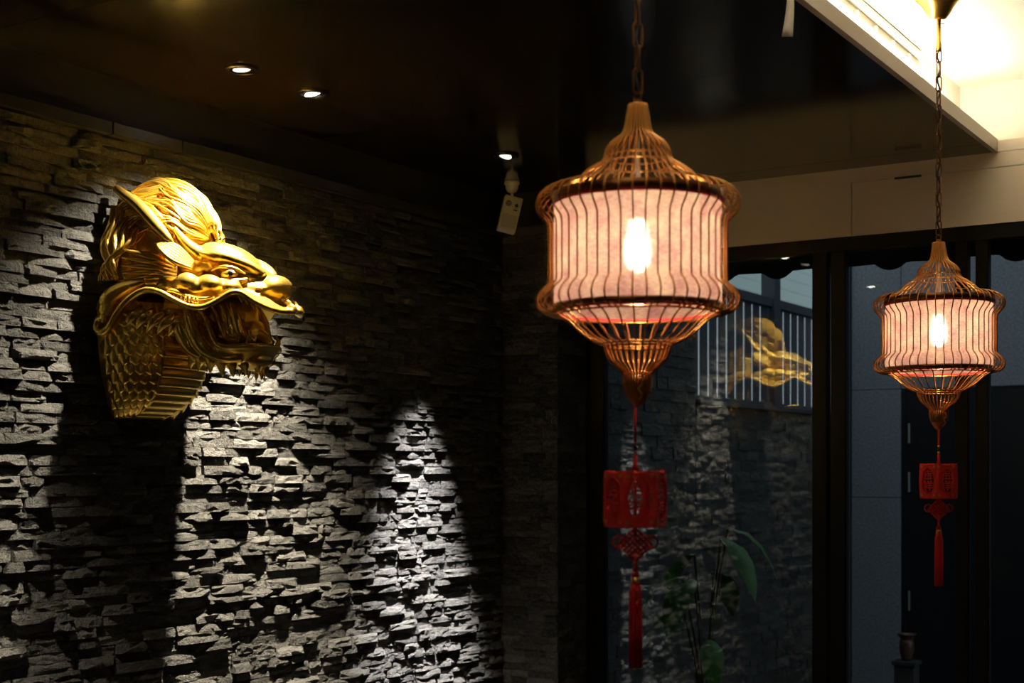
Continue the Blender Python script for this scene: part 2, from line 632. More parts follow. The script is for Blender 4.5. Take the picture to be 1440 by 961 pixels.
# ------------------------------------------------------------------ floor, far room walls
o = MB().box(-0.2, X_ROOM, Y_ROOM, Y_GLASS + 0.06, -0.08, 0.0).build('floor', 'floor')
tag(o, 'dark timber floor of the room', None, None, 'structure')
o = MB().box(X_ROOM, X_ROOM + 0.1, Y_ROOM, Y_GLASS + 0.06, 0, 3.0).build('wall_right', 'plaster')
tag(o, 'dim plaster wall opposite the stone wall', None, None, 'structure')
o = MB().box(-0.2, X_ROOM + 0.1, Y_ROOM - 0.1, Y_ROOM, 0, 3.0).build('wall_rear', 'plaster')
tag(o, 'dim plaster wall opposite the glass doors', None, None, 'structure')

# ------------------------------------------------------------------ ceilings
ce = empty('ceiling', (0, 0, Z_CEIL))
tag(ce, 'polished dark timber ceiling with thin panel joints', None, None, 'structure')
for y0, y1 in ((-6.6, -5.29), (-5.29, -2.62), (-2.62, -1.22), (-1.22, 0.088), (0.088, 0.262)):
    x0 = -0.02 if y1 < 0 else (-0.02 if y0 < 0 and y1 < 0.05 else -0.02)
    MB().box(x0, X_EDGE, y0 + 0.0012, y1 - 0.0012, 0.0, 0.03).build('panel', 'dark_wood', ce)
MB().box(-0.2, X_RECESS + 0.02, Y_ROOM, 0.262, 0.031, 0.045).build('backing_board', 'backing', ce)
MB().box(3.70, X_ROOM, Y_ROOM, 0.262, 0.0, 0.03).build('panel', 'dark_wood', ce)

cr = MB().box(X_RECESS - 0.06, 3.9, Y_ROOM, 0.45, Z_WHITE, Z_WHITE + 0.06).build('ceiling_recess', 'white')
tag(cr, 'raised warm white ceiling glowing from hidden cove light', None, None, 'structure')
MB().box(X_RECESS - 0.06, X_RECESS, Y_ROOM, 0.45, Z_CEIL + 0.03, Z_WHITE + 0.01).build('cove_upright', 'white', cr)
MB().box(X_RECESS, 3.9, 0.275, 0.335, Z_CEIL + 0.0, Z_WHITE + 0.01).build('cove_upright', 'white', cr)
MB().box(3.86, 3.92, Y_ROOM, 0.3, Z_CEIL + 0.03, Z_WHITE + 0.01).build('cove_upright', 'white', cr)

tf = MB().box(X_EDGE - 0.016, X_EDGE + 0.002, Y_ROOM, 0.248, Z_CEIL - 0.002, Z_LIP).build('trim_3', 'fascia')
tag(tf, 'pale timber fascia edging the dark ceiling at the light cove', None, None, 'structure')
led = MB().box(X_RECESS + 0.05, X_RECESS + 0.075, Y_ROOM + 0.3, 0.1, Z_CEIL + 0.032, Z_CEIL + 0.042).build('led_strip', 'led')
tag(led, 'warm led strip in the cove trough beside the air grille', 'light strip')
tf2 = MB().box(3.70, 3.716, Y_ROOM, 0.248, Z_CEIL - 0.002, Z_LIP).build('trim_5', 'fascia')
tag(tf2, 'pale timber fascia of the cove nearer the plaster wall', None, None, 'structure')

# ------------------------------------------------------------------ beam over the glass doors
be = empty('trim_4', (0, 0, Z_BEAM))
tag(be, 'beige laminate beam with panel joints above the glass doors', None, None, 'structure')
XS = 1.433
MB().box(0.27, XS - 0.0015, 0.25, 0.34, 0, Z_CEIL - Z_BEAM + 0.0).build('panel', 'beam', be)
MB().box(XS + 0.0015, X_ROOM, 0.25, 0.34, 0.0, 0.201).build('panel', 'beam', be)
MB().box(XS - 0.0015, X_ROOM, 0.25, 0.34, 0.2035, Z_CEIL - Z_BEAM).build('panel', 'beam', be)
MB().box(X_EDGE - 0.02, X_ROOM, 0.248, 0.34, Z_CEIL - Z_BEAM + 0.0012, Z_LIP - Z_BEAM - 0.004).build('panel', 'beam', be)
MB().box(0.27, X_ROOM, 0.256, 0.34, 0.0, Z_LIP - Z_BEAM - 0.02).build('core', 'beam', be)
MB().box(1.60, 1.70, 0.246, 0.252, 0.198, 0.206).build('latch_strip', 'dark_metal', be)

# ------------------------------------------------------------------ glass doors
wi = empty('window_1', (0.27, Y_GLASS, 0))
tag(wi, 'black framed sliding glass doors reflecting the dragon head', None, None, 'structure')
ox = -0.27


def fr(name, x0, x1, z0, z1, y0=-0.02, y1=0.03):
    return MB().bbox(ox + x0, ox + x1, y0, y1, z0, z1, 0.003).build(name, 'frame', wi)


fr('jamb', 0.272, 0.352, 0, Z_BEAM)
fr('header', 0.352, X_ROOM, Z_BEAM - 0.055, Z_BEAM + 0.001)
fr('sill_track', 0.352, X_ROOM, -0.001, 0.04)
for x0, x1, yy in ((1.274, 1.334, 0.0), (1.345, 1.402, 0.012), (1.822, 1.868, 0.0), (1.893, 1.939, 0.012), (2.9, 2.96, 0.0), (4.2, 4.26, 0.0)):
    fr('mullion', x0, x1, 0.03, Z_BEAM - 0.05, -0.022 + yy, 0.026 + yy)
edges = [0.35, 1.275, 1.823, 2.905, 4.205, X_ROOM]
edges = [(0.35, 1.276), (1.333, 1.347), (1.40, 1.824), (1.867, 1.895), (1.937, 2.902), (2.958, 4.202), (4.258, X_ROOM)]
for a, b in edges:
    MB().box(ox + a, ox + b, 0.0, 0.006, 0.035, Z_BEAM - 0.05).build('pane', 'glass', wi)

# ------------------------------------------------------------------ outside: ground, garden wall, fence, neighbours
o = MB().box(-6, 12, Y_GLASS + 0.06, 14, -0.12, -0.02).build('ground', 'ground')
tag(o, 'dark paving of the yard outside the glass doors', None, None, 'structure')
gw = empty('wall_garden', (0, 0, 0))
tag(gw, 'stone-clad garden wall continuing beyond the glass doors', None, None, 'structure')
MB().box(-0.25, -0.004, 0.36, 1.95, -0.02, 2.9).build('tall_core', 'backing', gw)
MB().box(-0.25, -0.004, 1.95, 4.3, -0.02, 1.80).build('low_core', 'backing', gw)
MB().bbox(-0.26, 0.03, 1.96, 4.3, 1.80, 1.828, 0.004).build('coping', 'fence', gw)
st = clad((0, 1.95, 0), (0, -1, 0), (1, 0, 0), 1.59, 0, 2.88, 0.06, (0.10, 0.26), (0.003, 0.014), rnd)
st += clad((0, 4.28, 0), (0, -1, 0), (1, 0, 0), 2.33, 0, 1.80, 0.06, (0.10, 0.26), (0.003, 0.014), rnd)
lay(gw, st, 'stone_out', 0)

fe = empty('slat_fence', (-0.1, 1.97, 1.83))
tag(fe, 'slate blue fence of upright slats on top of the garden wall', 'fence')
y, k = 0.0, 0
slat_me = None
while y < 2.26:
    if slat_me is None:
        so = MB().bbox(-0.003, 0.003, 0.0, 0.099, 0.0, 0.64, 0.001).build('slat', 'fence', fe)
        slat_me = so.data
    else:
        so = link('slat', slat_me, fe)
    so.location = (0, y + 0.006, 0)
    y += 0.128
MB().bbox(-0.03, 0.03, -0.01, 2.3, 0.62, 0.675, 0.004).build('top_rail', 'fence', fe)
MB().bbox(-0.028, 0.028, -0.01, 2.3, -0.006, 0.03, 0.004).build('bottom_rail', 'fence', fe)
MB().bbox(-0.045, 0.045, 1.27, 1.37, -0.006, 1.15, 0.004).build('post', 'fence', fe)
MB().bbox(-0.03, 0.03, -0.03, 0.01, -0.006, 0.675, 0.004).build('post', 'fence', fe)

nb = empty('neighbour_building', (-4.2, 6.0, 0))
tag(nb, 'pale green sided building standing behind the slat fence', 'building')
for i in range(32):
    z0 = -0.02 + i * 0.16
    if z0 < 3.7:
        continue
    MB().box(-0.05, 0.05 - 0.006, -6.0, 14.0, z0 + 0.004, z0 + 0.16).build('siding_board', 'siding', nb)
MB().box(-0.05, 0.03, -6.0, 14.0, -0.02, 3.7).build('wall', 'gap_white', nb)  # lower facade coloured white so the slat gaps look like bright sky
MB().box(-0.05, 0.03, -6.0, 14.0, 3.7, 5.2).build('wall', 'siding', nb)

gr = empty('wall_exterior', (0.09, 4.25, 0))
tag(gr, 'grey speckled granite wall across the yard with a dark doorway', None, None, 'structure')
for z0, z1 in ((-0.02, 1.26), (1.26, 1.977), (1.977, 3.1), (3.1, 4.2)):
    for x0, x1 in ((0.0, 0.335), (0.335, 1.7), (1.7, 3.4), (3.4, 5.2)):
        if z1 < 2.0 and x0 >= 0.3:
            continue
        MB().bbox(x0 + 0.002, x1 - 0.002, 0, 0.06, z0 + 0.002, z1 - 0.002, 0.003).build('granite_slab', 'granite', gr)
MB().box(-0.0, 0.335, 0.05, 0.12, -0.02, 1.98).build('backing_board', 'backing', gr)
MB().box(-0.0, 5.2, 0.05, 0.12, 1.98, 4.2).build('backing_board', 'backing', gr)
MB().bbox(-0.05, -0.005, -0.03, 0.1, -0.02, 4.0, 0.004).build('corner_pipe', 'fence', gr)

dr = empty('door_1', (0.43, 4.27, 0))
tag(dr, 'dark door with steel hinges set in the granite wall', None, None, 'structure')
MB().bbox(-0.004, 4.4, 0.0, 0.05, -0.02, 1.976, 0.004).build('leaf', 'door_dark', dr)
MB().bbox(-0.01, 0.02, -0.012, 0.0, -0.02, 1.97, 0.003).build('jamb', 'door_dark', dr)
for z in (1.62, 1.30, 0.52):
    MB().tube([(0.045, -0.012, z), (0.045, -0.012, z + 0.13)], 0.008, 8).build('hinge', 'steel', dr)

aw = empty('awning', (0.3, 0.42, 2.26))
tag(aw, 'black canvas awning with a scalloped edge outside the glass', 'awning')
mb = MB()
n = 260
top, bot = [], []
for i in range(n + 1):
    x = i / n * 4.6
    ph = (x % 0.235) / 0.235
    lobe = max(0.0, math.sin(ph * 2 * PI)) ** 0.6 * 0.028 if ph < 0.5 else 0.0
    bot.append((x, 0.012 * math.sin(x * 19), -0.008 - lobe))
    top.append((x, 0.0, 0.16))
vsx = top + bot + [(p[0], p[1] + 0.006, p[2]) for p in top] + [(p[0], p[1] + 0.006, p[2]) for p in bot]
fsx = []
w = n + 1
for i in range(n):
    fsx += [(i, i + 1, w + i + 1, w + i), (2 * w + i + 1, 2 * w + i, 3 * w + i, 3 * w + i + 1), (w + i, w + i + 1, 3 * w + i + 1, 3 * w + i)]
mb.add(vsx, fsx)
mb.build('valance', 'awning', aw)
MB().add([(0, 0, 0.16), (4.6, 0, 0.16), (4.6, 0.9, 0.30), (0, 0.9, 0.30), (0, 0, 0.17), (4.6, 0, 0.17), (4.6, 0.9, 0.31), (0, 0.9, 0.31)],
         [(0, 3, 2, 1), (4, 5, 6, 7), (0, 1, 5, 4), (1, 2, 6, 5), (2, 3, 7, 6), (3, 0, 4, 7)]).build('canopy', 'awning', aw)

# ------------------------------------------------------------------ leafy plant in the yard
pl = empty('potted_plant', (0.56, 0.84, -0.02))
tag(pl, 'large leaved green plant in a brown pot outside the glass', 'plant')
MB().lathe([(0.0, 0.0), (0.11, 0.0), (0.15, 0.15), (0.165, 0.30), (0.175, 0.31), (0.16, 0.31), (0.15, 0.27), (0.0, 0.26)], 28).build('pot', 'pot', pl, True)


def leaf_mesh(L, W):
    mb = MB()
    vs_, fs_ = [], []
    n = 12
    for i in range(n + 1):
        t = i / n
        wd = W * math.sin(PI * min(1, t * 0.98 + 0.02)) ** 0.75
        for s in (-1, -0.5, 0, 0.5, 1):
            vs_.append((s * wd, t * L * (1 - 0.35 * t), -0.85 * L * t * t - abs(s) * wd * 0.35 + 0.004 * math.sin(i * 2 + s)))
    for i in range(n):
        for j in range(4):
            a = i * 5 + j
            fs_.append((a, a + 1, a + 6, a + 5))
    return mb.add(vs_, fs_)


for ang, h, L, W, lean in ((200, 0.98, 0.42, 0.06, 0.10), (150, 1.08, 0.46, 0.06, 0.08), (-30, 1.16, 0.46, 0.065, 0.12), (20, 1.2, 0.42, 0.06, 0.10),
                           (-95, 0.98, 0.44, 0.09, 0.10), (-140, 0.84, 0.40, 0.08, 0.10), (90, 1.0, 0.4, 0.08, 0.1), (-60, 0.72, 0.36, 0.07, 0.16)):
    a = math.radians(ang)
    tip = Vector((math.cos(a) * lean, math.sin(a) * lean, h))
    MB().tube(spline([(math.cos(a) * 0.02, math.sin(a) * 0.02, 0.2), (math.cos(a) * lean * 0.3, math.sin(a) * lean * 0.3, h * 0.6), tip], 8), 0.007, 6).build('stalk', 'stalk', pl, True)
    lf = leaf_mesh(L * 0.72, W * 0.75).build('leaf', 'leaf', pl, True)
    lf.location = tip
    lf.rotation_euler = (0.1, 0, a - PI / 2)

# ------------------------------------------------------------------ urn and pedestal added in place of furniture reflected in the glass
ux, uy = CAM[0] + 8.6 * (math.cos(YAW) * 0.2767 - math.sin(YAW)), CAM[1] + 8.6 * (math.sin(YAW) * 0.2767 + math.cos(YAW))
pd = empty('pedestal', (ux, uy, -0.02))
tag(pd, 'dark square pedestal standing in for a reflection in the glass', 'pedestal')
MB().bbox(-0.075, 0.075, -0.075, 0.075, 0.0, 0.03, 0.004).build('base', 'ground', pd)
MB().bbox(-0.06, 0.06, -0.06, 0.06, 0.03, 0.29, 0.004).build('shaft', 'ground', pd)
MB().bbox(-0.072, 0.072, -0.072, 0.072, 0.29, 0.315, 0.004).build('cap', 'ground', pd)
ur = empty('urn', (ux, uy, 0.294))
tag(ur, 'brown glazed urn with a flared rim, standing in for a reflection', 'urn')
MB().lathe([(0.0, 0.0), (0.030, 0.0), (0.034, 0.02), (0.044, 0.07), (0.043, 0.11), (0.036, 0.135), (0.030, 0.13), (0.036, 0.08), (0.0, 0.03)], 28).build('body', 'pot', ur, True)
MB().lathe([(0.032, 0.128), (0.040, 0.14), (0.056, 0.158), (0.057, 0.164), (0.048, 0.160), (0.034, 0.140)], 28).build('rim', 'pot', ur, True)

# ------------------------------------------------------------------ recessed downlights
def downlight(x, y, label, lens, power, tilt, size, blend, color, aim, off=''):
    t = empty('downlight' + off, (x, y, Z_CEIL))
    tag(t, label, 'downlight', 'recessed downlights in the timber ceiling')
    MB().lathe([(0.034, 0.001), (0.034, -0.006), (0.040, -0.008), (0.052, -0.004), (0.053, 0.001)], 36).build('trim_ring', 'reflector', t, True)
    MB().lathe([(0.0, -0.0008), (0.034, -0.0008), (0.0345, 0.001)], 36).build('reflector', 'reflector', t, True)
    l = MB().ellipsoid((0, 0, 0), (0.026, 0.026, 0.007), seg=24, ring=10).build('lens' + off, lens, t, True)
    l.location = (0, 0, -0.002)
    l.rotation_euler = tilt
    ld = bpy.data.lights.new('spot_beam' + off, 'SPOT')
    ld.energy = power
    ld.spot_size = math.radians(size)
    ld.spot_blend = blend
    ld.color = color
    ld.shadow_soft_size = 0.018
    lo = link('spot_beam' + off, ld, t)
    lo.location = (0, 0, -0.03)
    d = Vector(aim) - Vector((x, y, Z_CEIL - 0.03))
    lo.rotation_euler = d.to_track_quat('-Z', 'Y').to_euler()
    return t


WARM = (1.0, 0.87, 0.64)
downlight(0.391, -2.003, 'dim tilted downlight directly above the gold dragon head', 'lens_dim', SPOT_W * 1.0, (0.35, 0.2, 0), 100, 1.0, WARM, (0.30, -1.98, 2.0))
downlight(0.394, -1.691, 'brightest downlight, shining on the gold dragon head', 'lens_bright', SPOT_W * 2.3, (0.3, -0.1, 0), 56, 1.0, WARM, (0.0, -1.66, 0.85))
downlight(0.435, -0.654, 'partly shaded downlight closest to the ivory motion sensor', 'lens_dim', SPOT_W * 5.5, (-0.35, 0.15, 0), 30, 1.0, (1.0, 0.95, 0.90), (0.0, -0.60, 0.35))
downlight(0.40, -3.15, 'downlight washing the stone wall farthest from the motion sensor', 'lens_bright', SPOT_W * 0.6, (0.2, 0, 0), 66, 1.0, WARM, (0.10, -3.0, 1.0), '_offscreen')

# ------------------------------------------------------------------ motion sensor
ps = empty('motion_sensor', (0.197, -0.224, Z_CEIL), YAW + 0.12)
tag(ps, 'ivory motion sensor hanging tilted from the dark ceiling on a ball mount', 'sensor')
MB().lathe([(0.0, 0.0), (0.030, 0.0), (0.031, -0.010), (0.026, -0.013), (0.025, -0.026), (0.018, -0.040), (0.006, -0.046), (0.0, -0.046)], 28).build('ball_mount', 'plastic', ps, True)
MB().tube([(0, 0, -0.04), (0.001, 0, -0.068)], 0.006, 10).build('neck', 'plastic', ps, True)
body = MB().bbox(-0.037, 0.037, -0.045, 0.0, -0.145, 0.0, 0.006).build('housing', 'plastic', ps)
body.location = (0.006, 0.018, -0.066)
body.rotation_euler = (-0.10, 0.24, 0.0)
MB().bbox(-0.029, 0.029, -0.0475, -0.04, -0.132, -0.078, 0.002).build('lens_window', 'plastic_lens', body)
MB().tube([(0.036 * math.sin(a), -0.0462, -0.0585 - 0.014 * math.cos(a)) for a in [x * 0.12 for x in range(-8, 9)]], 0.0007, 5).build('moulded_arc', 'plastic', body)
lg = MB()
for i in range(5):
    zz = -0.008 + i * 0.004
    hw = math.sqrt(max(0.0, 0.0105 ** 2 - zz ** 2))
    lg.box(-0.016 - hw, -0.016 + hw, -0.0456, -0.0448, -0.034 + zz - 0.0011, -0.034 + zz + 0.0011)
lg.tube([(-0.016 + 0.011 * math.cos(a * PI / 12), -0.0453, -0.034 + 0.011 * math.sin(a * PI / 12)) for a in range(24)], 0.0008, 5, closed=True)
lg.build('round_logo', 'ink', body)
fl = MB()
for i in range(5):
    a = 2 * PI * i / 5 + PI / 2
    fl.ellipsoid((0.017 + 0.0042 * math.cos(a), -0.0452, -0.036 + 0.0042 * math.sin(a)), (0.0034, 0.0006, 0.0034), seg=10, ring=6)
fl.box(0.0125, 0.0155, -0.0456, -0.0448, -0.0485, -0.0455).box(0.0185, 0.0215, -0.0456, -0.0448, -0.0485, -0.0455)
fl.box(0.008, 0.024, -0.0456, -0.0448, -0.058, -0.0535)
fl.build('printed_mark', 'ink', body)

# ------------------------------------------------------------------ slot grille in the cove, ribbon tied to it
ag = empty('air_grille', (X_RECESS, -0.26, 2.78))
tag(ag, 'white slot air grille with clips inside the ceiling cove', 'air vent')
MB().bbox(0.0, 0.016, -2.6, 0.0, 0.045, 0.072, 0.003).build('upper_bar', 'grille', ag)
MB().bbox(0.0, 0.022, -2.6, 0.0, -0.012, 0.010, 0.003).build('lower_bar', 'grille', ag)
MB().box(-0.004, 0.004, -2.6, 0.0, -0.01, 0.06).build('slot_back', 'grille', ag)
for k in range(14):
    MB().bbox(0.004, 0.026, -0.18 - k * 0.175, -0.172 - k * 0.175, -0.006, 0.024, 0.002).build('clip', 'grille', ag)

rb = empty('paper_ribbon', (1.985, -1.88, 2.78))
tag(rb, 'narrow white ribbon dangling from the air grille past the ceiling edge', 'ribbon')
pts = [(-0.13, 0.0, 0.0), (-0.06, 0.0, -0.06), (0.0, 0.0, -0.125), (0.014, 0.0, -0.17), (0.013, 0.004, -0.24), (0.004, 0.008, -0.31)]
P = spline(pts, 20)
vs_, fs_ = [], []
for i, p in enumerate(P):
    w = 0.0045 + 0.0105 * max(0, (i / 19 - 0.5) * 2) ** 1.3 * 0.8
    for sx, sy in ((-1, -0.0006), (1, -0.0006), (1, 0.0006), (-1, 0.0006)):
        vs_.append((p[0] + sx * w * 0.85, p[1] + sx * w * 0.53 + sy, p[2]))
for i in range(19):
    for j in range(4):
        a, b = i * 4 + j, i * 4 + (j + 1) % 4
        fs_.append((a, b, b + 4, a + 4))
fs_ += [(0, 3, 2, 1), (76, 77, 78, 79)]
MB().add(vs_, fs_).build('strip', 'paper', rb, True)

# ------------------------------------------------------------------ birdcage lanterns
S = 2.61 / FPX


def zy(py):
    return (HPY - py) * S + CAM[2]


Z_TIP = zy(572)
PROF = [(12.7, 147), (16, 165), (20, 185), (27.5, 193), (39, 202), (45.5, 212), (47, 221), (52, 229), (64, 236), (77, 246), (88, 257), (104, 263), (122, 266),
        (135, 272), (142.5, 284), (141, 296), (133, 306), (126.5, 314), (125, 326), (125, 360), (125, 394), (127, 402), (136, 410), (142.5, 422), (140, 433),
        (130, 440), (113, 443.5), (97, 452), (84, 464), (69, 476), (54, 483), (48, 486), (46.5, 492), (40, 506), (28, 517), (21, 525), (19.5, 540), (17, 554)]


def make_lantern(label, cx, cy, rot):
    t = empty('pendant_lantern', (cx, cy, Z_TIP), rot)
    tag(t, label, 'lantern', 'birdcage lanterns hanging in a row')
    L0 = Z_TIP
    prof = [(r * S, zy(y) - L0) for r, y in PROF]
    for part, cnt, n_ in ((prof[:13], 32, 46), (prof[11:27], 48, 70), (prof[25:], 32, 50)):
        r0 = None
        for k in range(cnt):
            if r0 is None:
                o = r0 = MB().tube([(r, 0, z) for r, z in spline(part, n_)], 0.0018, 6).build('rib', 'copper', t, True)
            else:
                o = link('rib', r0.data, t)
            o.rotation_euler = (0, 0, 2 * PI * k / cnt)

    def ring(name, r, y, rad=0.002, m='copper', flat=1.0):
        z = zy(y) - L0
        MB().tube([(r * S * math.cos(a * PI / 36), r * S * math.sin(a * PI / 36), z) for a in range(72)], rad, 6, flat, closed=True).build(name, m, t, True)

    ring('hoop', 45.0, 221, 0.002)
    ring('hoop', 51, 231, 0.0018)
    ring('hoop', 50, 483.5, 0.002)
    ring('hoop', 46, 487.5, 0.002)
    ring('hoop', 112, 443, 0.0022)
    # flat timber hoops carrying the shade
    zt, zb = zy(289) - L0, zy(439) - L0
    MB().lathe([(0.118, zt + 0.020), (0.157, zt + 0.020), (0.157, zt + 0.004), (0.153, zt + 0.004), (0.118, zt + 0.014), (0.118, zt + 0.020)], 64).build('top_hoop', 'bronze', t, True)
    MB().lathe([(0.1545, zb + 0.012), (0.1575, zb + 0.012), (0.1575, zb + 0.003), (0.1545, zb + 0.003), (0.1545, zb + 0.012)], 64).build('bottom_hoop', 'bronze', t, True)
    MB().lathe([(0.1530, zb), (0.1530, (zb + zt) / 2), (0.1530, zt + 0.006)], 96).build('shade', 'shade', t, True, fixn=False)
    MB().lathe([(0.1515, zt - 0.001), (0.1545, zt - 0.001), (0.1545, zt + 0.006), (0.1515, zt + 0.006), (0.1515, zt - 0.001)], 96).build('shade_trim', 'red_trim', t, True)
    MB().lathe([(0.1515, zb - 0.002), (0.1540, zb - 0.002), (0.1540, zb + 0.003), (0.1515, zb + 0.003), (0.1515, zb - 0.002)], 96).build('shade_trim', 'red_trim', t, True)
    # spider arms, lamp stem and socket
    for k in range(3):
        a = 2 * PI * k / 3 + 0.4
        MB().tube([(0.012 * math.cos(a), 0.012 * math.sin(a), zt + 0.012), (0.12 * math.cos(a), 0.12 * math.sin(a), zt + 0.016)], 0.0018, 6).build('spider_arm', 'bronze', t)
    MB().lathe([(0.0035, zy(165) - L0), (0.004, zy(200) - L0), (0.0062, zy(250) - L0), (0.007, zt + 0.02), (0.0, zt + 0.02)], 16).build('lamp_stem', 'ceramic', t, True)
    MB().lathe([(0.0, zt + 0.022), (0.034, zt + 0.020), (0.036, zt + 0.014), (0.02, zt + 0.010), (0.018, zt - 0.03), (0.015, zt - 0.034), (0.0, zt - 0.034)], 28).build('socket', 'ceramic', t, True)
    zc = zy(356) - L0
    MB().lathe([(0.0, zc + 0.062), (0.009, zc + 0.058), (0.010, zc + 0.038), (0.0145, zc + 0.022), (0.0165, zc + 0.008), (0.0165, zc - 0.008), (0.0135, zc - 0.022), (0.007, zc - 0.031), (0.0, zc - 0.034)], 20).build('bulb', 'bulb', t, True)
    # top cone, bottom finial
    MB().lathe([(0.0, zy(140) - L0), (0.007, zy(140) - L0), (0.0075, zy(145.5) - L0), (0.0165, zy(146) - L0), (0.0185, zy(160) - L0), (0.0255, zy(187) - L0), (0.022, zy(187) - L0), (0.01, zy(170) - L0), (0.0, zy(165) - L0)],
               192, flute=0.05, nf=48).build('top_cone', 'bronze', t, True)
    MB().lathe([(0.0, zy(526) - L0), (0.0245, zy(530) - L0), (0.0230, zy(545) - L0), (0.0195, zy(556) - L0), (0.0135, zy(565) - L0), (0.006, zy(570.5) - L0), (0.0, 0.0)], 96, flute=0.03, nf=32).build('finial', 'amber', t, True)
    MB().tube(spline([(0.016, -0.024, zy(533) - L0), (0.020, -0.022, zy(541) - L0), (0.013, -0.024, zy(548) - L0), (0.018, -0.020, zy(556) - L0), (0.010, -0.014, zy(563) - L0)], 24), 0.0016, 6).build('clasp', 'brass', t, True)
    # chain, cable, stem and canopy
    zx = zy(140) - L0
    MB().tube([(0.007 * math.sin(a * PI / 8), 0, zx + 0.006 + 0.0075 * math.cos(a * PI / 8)) for a in range(16)], 0.0022, 6, closed=True).build('eye_loop', 'bronze', t, True)
    zstem = 2.773 - 0.09 - L0
    zz = zx + 0.009
    link_me = None
    k = 0
    pts = []
    hw, hl = 0.0085, 0.0235
    for i in range(20):
        a = 2 * PI * i / 20
        s_, c_ = math.sin(a), math.cos(a)
        pts.append((hw * c_, 0.0, (hl - hw) * (1 if s_ > 0 else (-1 if s_ < 0 else 0)) + hw * s_))
    while zz < zstem - 0.01:
        if link_me is None:
            lo = MB().tube(pts, 0.0021, 6, closed=True).build('chain_link', 'bronze', t, True)
            link_me = lo.data
        else:
            lo = link('chain_link', link_me, t)
        lo.location = (0, 0, zz + hl)
        lo.rotation_euler = (0, 0, -rot + YAW + (0.25 if k % 2 == 0 else PI / 2 + 0.3))
        zz += 2 * hl - 0.0044
        k += 1
    cab = [(0.004 * math.sin(i * 1.3), 0.004 * math.cos(i * 1.3), zx + (zstem + 0.02 - zx) * i / 40) for i in range(41)]
    MB().tube(cab, 0.0026, 6).build('cable', 'cord_black', t, True)
    MB().lathe([(0.0, zstem - 0.004), (0.0075, zstem - 0.004), (0.0085, zstem + 0.002), (0.0085, zstem + 0.02), (0.0065, zstem + 0.024), (0.0065, zstem + 0.095), (0.0, zstem + 0.095)], 20).build('stem', 'brass', t, True)
    MB().tube([(0.006, 0, zstem + 0.078), (0.016, 0, zstem + 0.078)], 0.0015, 8).build('set_screw', 'bronze', t)
    c0 = 2.773 - L0
    MB().lathe([(0.0, c0), (0.016, c0), (0.023, c0 + 0.004), (0.034, c0 + 0.018), (0.044, c0 + 0.036), (0.055, c0 + 0.052), (0.067, c0 + 0.062), (0.073, c0 + 0.072), (0.073, Z_WHITE - L0 + 0.002), (0.0, Z_WHITE - L0 + 0.002)],
               40).build('canopy', 'brass', t, True)
    return t




def unproj(px, d):
    s, c = math.sin(YAW), math.cos(YAW)
    k = (px - CPX) / FPX
    return CAM[0] + d * (c * k - s), CAM[1] + d * (s * k + c)


LA = unproj(896.5, 2.61)
LB = unproj(1320, 4.20)
make_lantern('gold wire birdcage lantern with pink shade, farther from the glass doors', LA[0], LA[1], 0.03)
make_lantern('gold wire birdcage lantern with pink shade, nearer the glass doors', LB[0], LB[1], 0.35)


